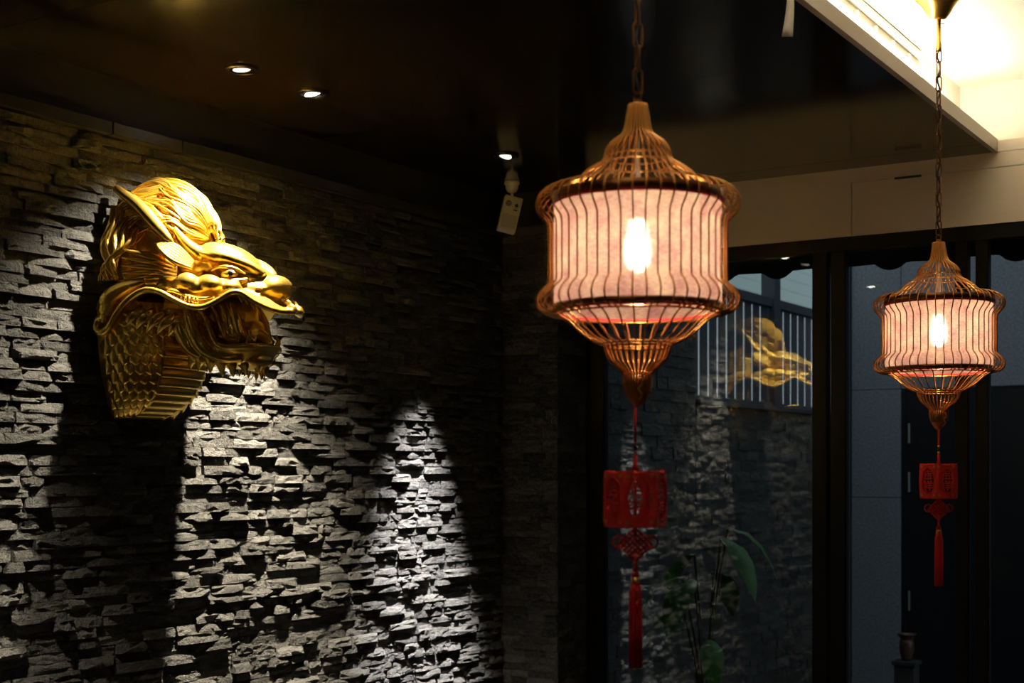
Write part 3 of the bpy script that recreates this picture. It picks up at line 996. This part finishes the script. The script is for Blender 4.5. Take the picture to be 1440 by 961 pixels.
# ------------------------------------------------------------------ red tassel ornaments under the lanterns
def make_tassel(label, cx, cy, rot, dz, off):
    zt = Z_TIP - 0.018
    t = empty('tassel_ornament', (cx + off[0], cy + off[1], 1.10 + dz), rot)
    tag(t, label, 'tassel', 'red tassel ornaments under the lanterns')
    L0 = 1.10 + dz
    top, bot = 1.446 + dz - L0, 1.346 + dz - L0
    MB().tube([(0.002, 0, zt - L0 + 0.02), (0.002, 0, top + 0.055)], 0.0024, 6).tube([(-0.002, 0, zt - L0 + 0.02), (-0.002, 0, top + 0.055)], 0.0024, 6).build('cord', 'red_cord', t, True)
    MB().ellipsoid((0, 0, top + 0.052), (0.0035, 0.0035, 0.004)).build('bead', 'brass', t, True)
    MB().ellipsoid((0, 0, top + 0.043), (0.004, 0.004, 0.006)).build('bead', 'bead', t, True)
    MB().ellipsoid((0, 0, top + 0.034), (0.0035, 0.0035, 0.004)).build('bead', 'brass', t, True)
    MB().lathe([(0.0, top + 0.032), (0.0045, top + 0.026), (0.0035, top + 0.012), (0.007, top + 0.002), (0.0, top + 0.002)], 14).tube([(0, 0, top + 0.01), (0, 0, bot - 0.02)], 0.0025, 6).build('knot_stem', 'red_cord', t, True)
    # hexagonal pierced felt box
    R = 0.058
    a_side = R
    ap = R * math.cos(PI / 6)
    H = top - bot
    nn = 40

    def rim(i):
        a = 2 * PI * i / nn
        x, z = math.cos(a), math.sin(a)
        k = max(abs(x) / (a_side / 2), abs(z) / (H / 2))
        x, z = x / k, z / k
        wav = 0.0022 * math.cos(x * 2 * PI / 0.0145) if abs(z) > H / 2 - 1e-6 else 0.0
        return x * 0.995, z + (wav if z > 0 else -wav)

    glyph_up, glyph_dn = text_mesh('吉', 0.030, 0.0007), text_mesh('祥', 0.030, 0.0007)
    for g in (glyph_up, glyph_dn):
        g.materials.clear()
        g.materials.append(M['red_felt'])
    pan_me = None
    flower_me = None
    for k in range(6):
        if pan_me is None:
            mb = MB()
            vs_, fs_ = [], []
            for yy in (-0.001, 0.001):
                for i in range(nn):
                    vs_.append((rim(i)[0], yy, rim(i)[1]))
                for i in range(nn):
                    a = 2 * PI * i / nn
                    rr = 1 + 0.05 * math.cos(8 * a)
                    vs_.append((0.0205 * math.cos(a) * rr, yy, 0.037 * math.sin(a) * rr))
            for i in range(nn):
                j = (i + 1) % nn
                fs_ += [(i, j, nn + j, nn + i), (2 * nn + j, 2 * nn + i, 3 * nn + i, 3 * nn + j), (i, 2 * nn + i, 2 * nn + j, j), (nn + j, 3 * nn + j, 3 * nn + i, nn + i)]
            mb.add(vs_, fs_)
            mb.tube([(0.0225 * math.cos(a * PI / 20), -0.0015, 0.0395 * math.sin(a * PI / 20)) for a in range(40)], 0.0012, 5, closed=True)
            p = mb.build('box_panel', 'red_felt', t)
            pan_me = p.data
        else:
            p = link('box_panel', pan_me, t)
        an = PI / 3 * k
        # local -y of the panel faces outwards
        p.location = (ap * math.cos(an), ap * math.sin(an), (top + bot) / 2)
        p.rotation_euler = (0, 0, an + PI / 2)
        for g, zz in ((glyph_up, 0.0165), (glyph_dn, -0.0165)):
            go = link('cut_out_character', g, p)
            go.location = (0, 0, zz)
            go.rotation_euler = (PI / 2, 0, 0)
            go.scale = (1.12, 1.05, 1)
        for sx in (-1, 1):
            for sz in (-1, 1):
                if flower_me is None:
                    fm = MB()
                    fm.ellipsoid((0, 0, 0), (0.0016, 0.0006, 0.0016), seg=8, ring=4)
                    for j in range(5):
                        a = 2 * PI * j / 5
                        fm.ellipsoid((0.0024 * math.cos(a), 0, 0.0024 * math.sin(a)), (0.0021, 0.0005, 0.0021), seg=8, ring=4)
                    fo = fm.build('gold_flower_print', 'gold_print', p)
                    flower_me = fo.data
                else:
                    fo = link('gold_flower_print', flower_me, p)
                fo.location = (sx * 0.0215, -0.0013, sz * 0.0415)
    for zz, nm in ((top - 0.004, 'box_top'), (bot + 0.002, 'box_base')):
        mb = MB()
        for k in range(3):
            a = PI / 3 * k + PI / 6
            mb.tube([(R * 0.97 * math.cos(a), R * 0.97 * math.sin(a), zz), (-R * 0.97 * math.cos(a), -R * 0.97 * math.sin(a), zz)], 0.004, 6, 0.4)
        mb.tube([(0.05 * math.cos(a * PI / 12), 0.05 * math.sin(a * PI / 12), zz) for a in range(24)], 0.004, 6, closed=True)
        mb.build(nm, 'red_felt', t)
    # flat woven knot with two side loops, facing the room
    ky = bot - 0.034
    kn = MB()
    for i in range(-3, 4):
        o_ = i * 0.0052
        for sg in (-1, 1):
            c_ = Vector((o_, 0, ky + sg * o_))
            d_ = Vector((1, 0, -sg)).normalized() * 0.0225
            kn.tube([c_ - d_, c_ + d_], 0.0024, 6)
    for a in range(12):
        an = 2 * PI * a / 12
        kn.ellipsoid((0.0225 * math.cos(an), 0, ky + 0.0225 * math.sin(an)), (0.0035, 0.003, 0.0035), seg=8, ring=6)
    kn.tube([(0, 0, bot - 0.002), (0, 0, ky + 0.02)], 0.0028, 6)
    ko = kn.build('woven_knot', 'red_cord', t, True)
    for sg in (-1, 1):
        MB().tube([(sg * 0.030 + 0.0115 * math.cos(a * PI / 12), 0.0, ky + 0.004 + 0.0105 * math.sin(a * PI / 12)) for a in range(24)], 0.0020, 6, closed=True).build('knot_loop', 'red_cord', t, True)
    for o in [ko] + [c for c in bpy.data.objects if c.parent == t and c.name.startswith('knot_loop')]:
        o.rotation_euler = (0, 0, YAW - rot)
    # tassel
    zk = ky - 0.022
    MB().tube([(0, 0, zk + 0.006), (0.001, 0, zk - 0.030)], 0.0036, 8).build('tassel_cord', 'red_cord', t, True)
    th = zk - 0.027
    MB().lathe([(0.0, th), (0.0065, th - 0.002), (0.0075, th - 0.008), (0.0065, th - 0.013), (0.0, th - 0.013)], 18).build('tassel_head', 'red_cord', t, True)
    MB().lathe([(0.0, th - 0.011), (0.0078, th - 0.011), (0.0080, th - 0.021), (0.0, th - 0.021)], 18).build('gold_band', 'brass', t, True)
    te = -0.015
    fr_ = MB()
    for i in range(46):
        rr = 0.0118 * math.sqrt((i + 0.5) / 46)
        a = i * 2.399963
        x, y = rr * math.cos(a), rr * math.sin(a)
        fr_.tube([(x * 0.55, y * 0.55, th - 0.018), (x * 0.95, y * 0.95, th - 0.04), (x, y, (th + te) / 2), (x * 1.03, y * 1.03, te + random.uniform(0, 0.003))], 0.00145, 5)
    fr_.build('fringe', 'red_cord', t, True)
    return t


make_tassel('red felt tassel ornament under the lantern farther from the glass doors', LA[0], LA[1], math.radians(-54), 0.0, (-0.0035, -0.002))
make_tassel('red felt tassel ornament under the lantern nearer the glass doors', LB[0], LB[1], math.radians(-50.7), 0.019, (0, 0))

# ------------------------------------------------------------------ gold dragon head on the stone wall
DZ = 1.60
dragon = empty('dragon_head', (0.0, -2.02, DZ), math.radians(9.5))
tag(dragon, 'gilded carved dragon head jutting from the stone wall with open jaws', 'sculpture')


def q(a, b, z):
    """a: out of the wall, b: to the side facing the room's rear, z: height"""
    return (a, -b, z - DZ)


def both(fn):
    fn(1)
    fn(-1)


def etube(mb, pts, rad, n=10, flat=1.0, samples=None):
    P = [q(*p) for p in pts]
    if not hasattr(rad, '__len__'):
        rad = [rad] * len(P)
    PR = spline([(*p, r) for p, r in zip(P, rad)], samples or len(P) * 5)
    mb.tube([p[:3] for p in PR], [max(0.0008, p[3]) for p in PR], n, flat)


def mir(pts, s):
    return [(a, b * s, z) for a, b, z in pts]


def ell(mb, c, r, tilt=0.0, yaw=0.0):
    mb.ellipsoid(q(*c), r, (0, tilt, yaw))


def sheet(mb, A, B, th, n=60, m=10, bulge=0.0):
    """thick ruled skin between two curves"""
    a_, b_ = spline(A, n), spline(B, n)
    vs1, fs_ = [], []
    for i in range(n):
        pa, pb = Vector(q(*a_[i])), Vector(q(*b_[i]))
        for j in range(m):
            t = j / (m - 1)
            p = pa.lerp(pb, t)
            p.z += bulge * math.sin(PI * t)
            vs1.append(p)
    k = len(vs1)
    vs2 = [p - Vector((0, 0, th)) for p in vs1]
    for i in range(n - 1):
        for j in range(m - 1):
            c = i * m + j
            fs_ += [(c, c + 1, c + m + 1, c + m), (k + c, k + c + m, k + c + m + 1, k + c + 1)]
    for i in range(n - 1):
        for j in (0, m - 1):
            c = i * m + j
            fs_.append((c, c + m, k + c + m, k + c))
    for j in range(m - 1):
        for i in (0, n - 1):
            c = i * m + j
            fs_.append((c, c + 1, k + c + 1, k + c))
    mb.add(vs1 + vs2, fs_)


# --- upper head: cranium, brows, snout, cheeks and the flaring upper lip, one continuous skin
hd = MB()
ell(hd, (0.06, 0, 2.06), (0.085, 0.165, 0.20))
ell(hd, (0.20, 0, 2.045), (0.125, 0.105, 0.075))
ell(hd, (0.315, 0, 2.058), (0.105, 0.080, 0.048), 0.36)
ell(hd, (0.40, 0, 2.005), (0.085, 0.058, 0.036), 0.45)
ell(hd, (0.37, 0, 1.968), (0.14, 0.080, 0.032), 0.05)
ell(hd, (0.476, 0, 1.968), (0.046, 0.050, 0.040))
ell(hd, (0.20, 0, 1.965), (0.15, 0.125, 0.045))
ell(hd, (0.17, 0, 1.91), (0.15, 0.12, 0.075))
LIP = [(0.012, 0.205, 1.835), (0.05, 0.222, 1.848), (0.085, 0.222, 1.895), (0.125, 0.215, 1.935), (0.169, 0.207, 1.957), (0.215, 0.200, 1.950), (0.262, 0.190, 1.925),
       (0.305, 0.182, 1.907), (0.34, 0.170, 1.906), (0.375, 0.148, 1.926), (0.407, 0.130, 1.948), (0.432, 0.116, 1.946), (0.463, 0.100, 1.924),
       (0.495, 0.080, 1.906), (0.522, 0.055, 1.897), (0.538, 0.028, 1.898), (0.545, 0.0, 1.900)]
LIPIN = [(0.012, 0.09, 1.90), (0.05, 0.10, 1.915), (0.085, 0.10, 1.945), (0.125, 0.105, 1.97), (0.169, 0.105, 1.985), (0.215, 0.105, 1.98), (0.262, 0.10, 1.97),
         (0.305, 0.09, 1.955), (0.34, 0.08, 1.955), (0.375, 0.07, 1.965), (0.407, 0.062, 1.970), (0.432, 0.055, 1.962), (0.463, 0.045, 1.95),
         (0.485, 0.035, 1.94), (0.50, 0.022, 1.935), (0.505, 0.012, 1.932), (0.508, 0.0, 1.932)]


def side(s):
    sheet(hd, mir(LIP, s), mir(LIPIN, s), 0.011)
    etube(hd, mir(LIP, s), 0.0085, 8, samples=80)
    etube(hd, mir([(0.262, 0.078, 2.064), (0.31, 0.082, 2.064), (0.355, 0.074, 2.056), (0.40, 0.056, 2.040), (0.432, 0.038, 2.022), (0.452, 0.028, 2.006)], s), [0.012, 0.018, 0.018, 0.016, 0.015, 0.011])
    etube(hd, mir([(0.31, 0.088, 2.018), (0.345, 0.092, 2.027), (0.385, 0.083, 2.023), (0.415, 0.066, 2.006)], s), [0.004, 0.006, 0.006, 0.004])
    etube(hd, mir([(0.305, 0.094, 1.994), (0.345, 0.096, 1.988), (0.39, 0.086, 1.986), (0.422, 0.066, 1.992)], s), [0.005, 0.008, 0.008, 0.005])
    ell(hd, (0.208, 0.146 * s, 1.970), (0.040, 0.030, 0.026))
    ell(hd, (0.262, 0.136 * s, 1.978), (0.042, 0.033, 0.032), 0, -0.3 * s)
    ell(hd, (0.322, 0.114 * s, 1.974), (0.052, 0.034, 0.030), 0.1, -0.3 * s)
    etube(hd, mir([(0.18, 0.140, 1.965), (0.24, 0.140, 1.966), (0.30, 0.124, 1.964), (0.38, 0.094, 1.962)], s), [0.012, 0.026, 0.028, 0.020])
    ell(hd, (0.375, 0.092 * s, 1.965), (0.040, 0.030, 0.024))
    ell(hd, (0.445, 0.042 * s, 1.958), (0.026, 0.022, 0.020))
    etube(hd, mir([(0.452, 0.050, 1.974), (0.436, 0.062, 1.964), (0.442, 0.066, 1.948), (0.462, 0.060, 1.944)], s), 0.007, 8)
    # back-swept brow tufts
    for k in range(3):
        etube(hd, mir([(0.33 - 0.02 * k, 0.088, 2.052 + 0.004 * k), (0.30 - 0.02 * k, 0.094, 2.066 + 0.005 * k), (0.268 - 0.02 * k, 0.095, 2.070 + 0.006 * k)], s), [0.010, 0.008, 0.003])
    # curled end of the lip at the wall
    etube(hd, mir([(0.05, 0.222, 1.85), (0.03, 0.225, 1.838), (0.014, 0.222, 1.852), (0.018, 0.220, 1.878), (0.036, 0.220, 1.882), (0.042, 0.222, 1.868)], s), 0.010)
    etube(hd, mir([(0.03, 0.20, 1.90), (0.05, 0.205, 1.935), (0.09, 0.195, 1.965), (0.15, 0.175, 1.985)], s), [0.03, 0.03, 0.025, 0.015])


both(side)
for s in (1, -1):
    etube(hd, [(0.515, 0.012 * s, 1.905), (0.54, 0.016 * s, 1.912), (0.560, 0.016 * s, 1.895)], [0.012, 0.009, 0.002])
    etube(hd, [(0.517, 0.012 * s, 1.925), (0.527, 0.016 * s, 1.925), (0.543, 0.016 * s, 1.908)], [0.010, 0.008, 0.002])
me = remesh(hd, 'skull', 0.0036, 4)
me.materials.append(M['gold'])
link('skull', me, dragon)

# --- lower jaw with tongue trough, gum ridge and throat
jw = MB()
ell(jw, (0.345, 0, 1.772), (0.085, 0.098, 0.030), -0.02)
ell(jw, (0.26, 0, 1.835), (0.075, 0.105, 0.085))
ell(jw, (0.325, 0, 1.885), (0.090, 0.070, 0.070))
ell(jw, (0.385, 0, 1.845), (0.055, 0.055, 0.040))
ell(jw, (0.40, 0, 1.768), (0.045, 0.075, 0.034))
JAW = [(0.285, 0.118, 1.912), (0.315, 0.124, 1.885), (0.335, 0.127, 1.845), (0.352, 0.126, 1.810), (0.378, 0.120, 1.797), (0.410, 0.106, 1.797), (0.435, 0.080, 1.800), (0.448, 0.045, 1.803), (0.452, 0.0, 1.804)]
JIN = [(0.25, 0.09, 1.85), (0.27, 0.09, 1.83), (0.29, 0.09, 1.80), (0.31, 0.09, 1.775), (0.35, 0.085, 1.765), (0.38, 0.075, 1.76), (0.405, 0.055, 1.76), (0.415, 0.03, 1.76), (0.42, 0.0, 1.76)]


def side(s):
    sheet(jw, mir(JAW, s), mir(JIN, s), 0.014)
    etube(jw, mir(JAW, s), 0.0085, 8, samples=60)
    etube(jw, mir([(0.345, 0.10, 1.875), (0.362, 0.104, 1.840), (0.378, 0.098, 1.818), (0.405, 0.085, 1.812)], s), 0.008)
    etube(jw, mir([(0.258, 0.125, 1.910), (0.275, 0.134, 1.865), (0.298, 0.135, 1.815), (0.325, 0.126, 1.782), (0.37, 0.108, 1.766), (0.41, 0.08, 1.768)], s), [0.016, 0.019, 0.020, 0.017, 0.016, 0.014])
    etube(jw, mir([(0.225, 0.125, 1.885), (0.245, 0.135, 1.835), (0.268, 0.130, 1.795), (0.295, 0.115, 1.770)], s), [0.018, 0.021, 0.018, 0.010])
    etube(jw, mir([(0.30, 0.075, 1.865), (0.345, 0.070, 1.835), (0.395, 0.055, 1.822), (0.43, 0.035, 1.818)], s), 0.013)


def ridges(s):
    for d_ in (0.0, 0.024, 0.048):
        etube(jw, mir([(0.318 + d_, 0.088 - d_ * 0.35, 1.925), (0.340 + d_, 0.092 - d_ * 0.35, 1.880), (0.352 + d_, 0.092 - d_ * 0.4, 1.838), (0.378 + d_, 0.080 - d_ * 0.4, 1.818)], s), [0.010, 0.013, 0.012, 0.008])


both(side)
both(ridges)
me = remesh(jw, 'jaw', 0.0036, 4)
me.name = 'lower_jaw'
me.materials.append(M['gold'])
link('lower_jaw', me, dragon)

tg = MB()
etube(tg, [(0.29, 0, 1.86), (0.34, 0.004, 1.852), (0.40, 0.01, 1.842), (0.445, 0.02, 1.828), (0.484, 0.035, 1.814)], [0.030, 0.034, 0.028, 0.020, 0.004], 12, 0.6)
tg.build('tongue', 'gold', dragon, True)

# --- teeth, fangs, chin beard
def spike(name, pts, rad, n=8, flat=1.0, m='gold'):
    mb = MB()
    etube(mb, pts, rad, n, flat, 8)
    return mb.build(name, m, dragon, True)


for s in (1, -1):
    for a, b, z in ((0.428, 0.112, 1.944), (0.444, 0.107, 1.938), (0.460, 0.098, 1.924)):
        spike('tooth', mir([(a, b, z), (a + 0.002, b + 0.003, z - 0.012), (a + 0.004, b + 0.001, z - 0.024)], s), [0.009, 0.007, 0.0015])
    for k in range(8):
        t = k / 7
        a, b, z = 0.235 + 0.085 * t, 0.176 - 0.010 * t, 1.938 - 0.016 * t
        spike('tooth', mir([(a, b, z - 0.006), (a, b + 0.002, z), (a, b, z + 0.008)], s), [0.004, 0.0045, 0.003], 6)
    mb = MB()
    etube(mb, mir([(0.222, 0.172, 1.944), (0.228, 0.175, 1.954), (0.25, 0.172, 1.952), (0.285, 0.166, 1.938), (0.325, 0.158, 1.930), (0.36, 0.142, 1.936)], s), [0.004, 0.006, 0.0065, 0.006, 0.006, 0.004])
    mb.build('gum', 'gold', dragon, True)
    for a, b, z0, ln, back in ((0.272, 0.112, 1.776, 0.030, 0.02), (0.292, 0.110, 1.768, 0.030, 0.012), (0.322, 0.104, 1.764, 0.032, 0.006), (0.350, 0.094, 1.758, 0.034, 0.0), (0.376, 0.080, 1.756, 0.032, -0.002), (0.400, 0.056, 1.756, 0.028, -0.004), (0.418, 0.022, 1.758, 0.026, -0.006)):
        spike('beard_tuft', mir([(a - 0.004, b, z0 + 0.014), (a, b + 0.002, z0 - 0.002), (a - back * 0.6, b - 0.002, z0 - ln * 0.55), (a - back, b - 0.006, z0 - ln * 1.35)], s), [0.013, 0.020, 0.013, 0.0012], 8, 0.6)
    spike('fang', mir([(0.425, 0.075, 1.802), (0.432, 0.078, 1.822), (0.428, 0.074, 1.845)], s), [0.009, 0.007, 0.0015])
    # eye
    e = MB().ellipsoid(q(0.368, 0.080 * s, 2.006), (0.027, 0.018, 0.016)).build('eye', 'gold', dragon, True)
    MB().ellipsoid(q(0.380, 0.0945 * s, 2.006), (0.0085, 0.0055, 0.0095)).build('pupil', 'black_gloss', e, True)
    MB().tube([q(0.4545 + 0.0085 * math.cos(k * PI / 10), (0.0625 - 0.004 * math.cos(k * PI / 10)) * s, 1.958 + 0.0085 * math.sin(k * PI / 10)) for k in range(20)], 0.0032, 8, closed=True).build('nostril', 'gold', dragon, True)
    # horns and ears
    spike('horn', mir([(0.222, 0.142, 2.092), (0.198, 0.150, 2.118), (0.150, 0.152, 2.168), (0.100, 0.146, 2.213), (0.066, 0.146, 2.236), (0.024, 0.146, 2.266)], s), [0.004, 0.015, 0.019, 0.018, 0.016, 0.012], 12)
    spike('brow_horn', mir([(0.285, 0.078, 2.062), (0.252, 0.092, 2.082), (0.226, 0.104, 2.110), (0.205, 0.110, 2.140), (0.193, 0.112, 2.162)], s), [0.020, 0.020, 0.015, 0.009, 0.002], 10)
    ear = MB()
    for k in range(7):
        t = k / 6 - 0.5
        etube(ear, mir([(0.272, 0.118 + 0.012 * t, 2.030 - 0.016 * t), (0.235, 0.150 + 0.030 * t, 2.062 - 0.040 * t), (0.200, 0.165 + 0.018 * t, 2.086 - 0.026 * t), (0.180, 0.166, 2.098)], s), [0.006, 0.007, 0.006, 0.002], 6)
    ear.build('ear', 'gold', dragon, True)
    for k in range(6):
        z1 = 2.075 - k * 0.022
        spike('fin_spike', mir([(0.215, 0.120, 2.035 - k * 0.009), (0.16, 0.172, (2.035 - k * 0.009 + z1) / 2 + 0.004), (0.095 - 0.004 * k, 0.206, z1)], s), [0.017, 0.011, 0.0015], 8, 0.6)

# --- mane: combed, waving strands over the crest and down the sides
mane = MB()
rh = random.Random(3)


def crest(al, th, lift=0.0):
    ra, rb, rz = 0.172 + lift, 0.150 + lift, 0.185 + lift
    return (0.082 + ra * math.cos(al), rb * math.sin(al) * math.sin(th), 2.118 + rz * math.sin(al) * math.cos(th))


vs_, fs_ = [], []
for lay_, (n0, rr) in enumerate(((92, 0.0024), (46, 0.0026))):
    for i in range(n0):
        th0 = math.radians(-88 + 176 * (i + 0.5) / n0)
        lk = math.floor(i / 7)
        ph = lk * 1.9 + lay_ * 1.3
        amax = math.radians(119)
        a0 = math.radians(9) + (0.10 if lay_ else 0.0)
        a1 = amax if not lay_ else a0 + math.radians(50 + 40 * rh.random())
        pts, rad = [], []
        for k in range(22):
            t = k / 21
            al = a0 + (a1 - a0) * t
            th = th0 * (1.0 - 0.12 * t) + (0.11 * math.sin(5.6 * al + ph) + 0.03 * math.sin(11 * al + i)) * min(1, t * 3)
            lift = 0.008 * math.sin((i % 7) / 6 * PI) + (0.006 if lay_ else 0.0) + 0.012 * math.sin(3.1 * al + ph * 0.7) * t * 0.6
            pts.append(q(*crest(al, th, lift)))
            rad.append(rr * (0.55 + 0.9 * math.sin(PI * min(1, t * 0.8 + 0.12))) * (1.0 if not lay_ else (1 - t ** 3 * 0.9)))
        mane.tube(pts, rad, 6)
mane.ellipsoid(q(0.079, 0, 2.118), (0.169, 0.147, 0.182), seg=28, ring=18)
mane.build('mane', 'gold_soft', dragon, True)

for s in (1, -1):
    sh = MB()
    for i in range(36):
        lk = i // 7
        f = (i % 7) / 7
        base_a = 0.012 + 0.022 * lk + 0.010 * f * 2
        st_b = 0.150 + 0.002 * lk
        pts, rad = [], []
        for k in range(16):
            t = k / 15
            z = 2.215 - 0.018 * lk - (0.225 - 0.018 * lk) * t
            a = base_a + 0.017 * math.sin(t * 8.5 + lk * 1.4) * (0.4 + t) - 0.020 * t * (lk - 1)
            b = st_b + 0.052 * math.sin(min(1, t * 1.25) * PI / 2) + 0.006 * math.sin(t * 7 + i)
            pts.append(q(max(0.008, a), b * s, z))
            rad.append(0.0038 * (0.5 + 0.7 * math.sin(PI * min(1, t * 0.85 + 0.15))))
        sh.tube(pts, rad, 6)
    sh.build('side_locks', 'gold_soft', dragon, True)

# --- neck: body, belly plates, overlapping scales
NK = [(1.93, 0.200, 0.165), (1.88, 0.200, 0.172), (1.83, 0.198, 0.172), (1.78, 0.193, 0.168), (1.73, 0.184, 0.155), (1.69, 0.172, 0.138), (1.66, 0.160, 0.116), (1.635, 0.148, 0.086), (1.615, 0.136, 0.052), (1.602, 0.124, 0.022), (1.598, 0.116, 0.004)]


def neck(z):
    for (z0, w0, p0), (z1, w1, p1) in zip(NK, NK[1:]):
        if z <= z0 and z >= z1:
            t = (z0 - z) / (z0 - z1)
            return w0 + (w1 - w0) * t, p0 + (p1 - p0) * t
    return NK[-1][1], NK[-1][2]


def npt(phi, z, out=0.0):
    """phi 0 = near flank at the wall, 90deg = front"""
    w, p = neck(z)
    e = 2 / 2.7
    cs, sn = math.cos(phi), math.sin(phi)
    b = (w + out) * (abs(cs) ** e) * (1 if cs >= 0 else -1)
    a = (p + out) * abs(sn) ** e
    return (a, b, z)


nb_ = MB()
vs_, fs_ = [], []
rows = 44
seg = 40
for i in range(rows + 1):
    z = 1.93 - (1.93 - 1.598) * i / rows
    for j in range(seg + 1):
        vs_.append(q(*npt(PI * j / seg, z)))
for i in range(rows):
    for j in range(seg):
        a = i * (seg + 1) + j
        fs_.append((a, a + 1, a + seg + 2, a + seg + 1))
fs_.append(tuple(rows * (seg + 1) + j for j in range(seg + 1)))
nb_.add(vs_, fs_)
nb_.build('neck', 'gold', dragon, True)

PB0, PB1 = math.radians(66), math.radians(114)
zs = [1.905, 1.872, 1.839, 1.807, 1.776, 1.746, 1.718, 1.692, 1.668, 1.647, 1.628, 1.612, 1.600]
for k in range(len(zs) - 1):
    z0, z1 = zs[k], zs[k + 1]
    mb = MB()
    vs_, fs_ = [], []
    for i, (t, out) in enumerate(((0.0, 0.001), (0.15, 0.006), (0.6, 0.011), (0.92, 0.0165), (1.06, 0.012), (1.10, 0.0))):
        z = max(1.598, z0 + (z1 - z0) * t)
        for j in range(15):
            ph = PB0 - 0.02 + (PB1 - PB0 + 0.04) * j / 14
            vs_.append(q(*npt(ph, z, out)))
    for i in range(5):
        for j in range(14):
            a = i * 15 + j
            fs_.append((a, a + 1, a + 16, a + 15))
    mb.add(vs_, fs_)
    mb.build('belly_plate', 'gold', dragon, True)

sc = MB()
vs_, fs_ = [], []
for i in range(6):
    t = i / 5
    hw = 0.0215 * math.sqrt(max(0.02, 1 - (max(0, t - 0.35) / 0.66) ** 2)) if t > 0.35 else 0.0215 * (0.75 + 0.7 * t)
    for s in (-1, -0.5, 0, 0.5, 1):
        vs_.append((s * hw, 0.003 + 0.009 * t - 0.006 * s * s, -0.046 * t))
for i in range(5):
    for j in range(4):
        a = i * 5 + j
        fs_.append((a, a + 1, a + 6, a + 5))
for j in range(5):
    vs_.append((vs_[25 + j][0] * 0.9, -0.002, vs_[25 + j][2]))
for j in range(4):
    fs_.append((25 + j, 26 + j, 31 + j, 30 + j))
sc.add(vs_, fs_)
scale_me = None
for side_ in (0, 1):
    for r in range(15):
        z = 1.93 - r * 0.027
        if z < 1.625:
            break
        w, p = neck(z)
        nphi = 5
        for c in range(nphi + 1):
            f = (c + (0.5 if r % 2 else 0.0)) / nphi
            if f > 1.0:
                continue
            ph = math.radians(5 + 58 * f)
            if side_:
                ph = PI - ph
            p0, p1 = Vector(q(*npt(ph - 0.05, z))), Vector(q(*npt(ph + 0.05, z)))
            pt = Vector(q(*npt(ph, z)))
            dn = Vector(q(*npt(ph, max(1.599, z - 0.02)))) - pt
            tx = (p1 - p0).normalized()
            dn.normalize()
            nrm = tx.cross(dn).normalized()
            if nrm.dot(Vector((1, -1 if not side_ else 1, 0))) < 0:
                nrm = -nrm
            zz = -dn
            xx = nrm.cross(zz).normalized()
            zz = xx.cross(nrm)
            Mx = Matrix((xx, nrm, zz)).transposed().to_4x4()
            Mx.translation = pt
            if scale_me is None:
                so = sc.build('scale', 'gold', dragon, True)
                scale_me = so.data
            else:
                so = link('scale', scale_me, dragon)
            k = 0.75 + 0.25 * min(1, (z - 1.60) / 0.12)
            so.matrix_local = Mx @ Matrix.Diagonal((k, 1, k, 1))
for s in (1, -1):
    mb = MB()
    ph = PB0 if s > 0 else PB1
    etube(mb, [npt(ph - 0.03 * s, z, 0.006) for z in (1.90, 1.85, 1.80, 1.75, 1.71, 1.675, 1.65, 1.63, 1.612, 1.602)], 0.0045, 8, samples=40)
    mb.build('belly_ridge', 'gold', dragon, True)
# lowest flank tufts where the jaw meets the neck
for s in (1, -1):
    for k in range(6):
        a, b, z = 0.10 + 0.03 * k, 0.175 - 0.010 * k, 1.875 - 0.006 * k
        spike('jowl_tuft', mir([(a + 0.035, b - 0.015, z + 0.03), (a + 0.01, b + 0.012, z + 0.01), (a - 0.015, b + 0.012, z - 0.022)], s), [0.016, 0.014, 0.0015], 8, 0.5)

# the carving stops at the face of the stone: nothing reaches behind it
tan_ = math.tan(math.radians(9.5))
for o in [c for c in bpy.data.objects if c.parent == dragon and c.type == 'MESH' and not c.name.startswith('scale')]:
    for v in o.data.vertices:
        lim = 0.004 + tan_ * v.co.y
        if v.co.x < lim:
            v.co.x = lim
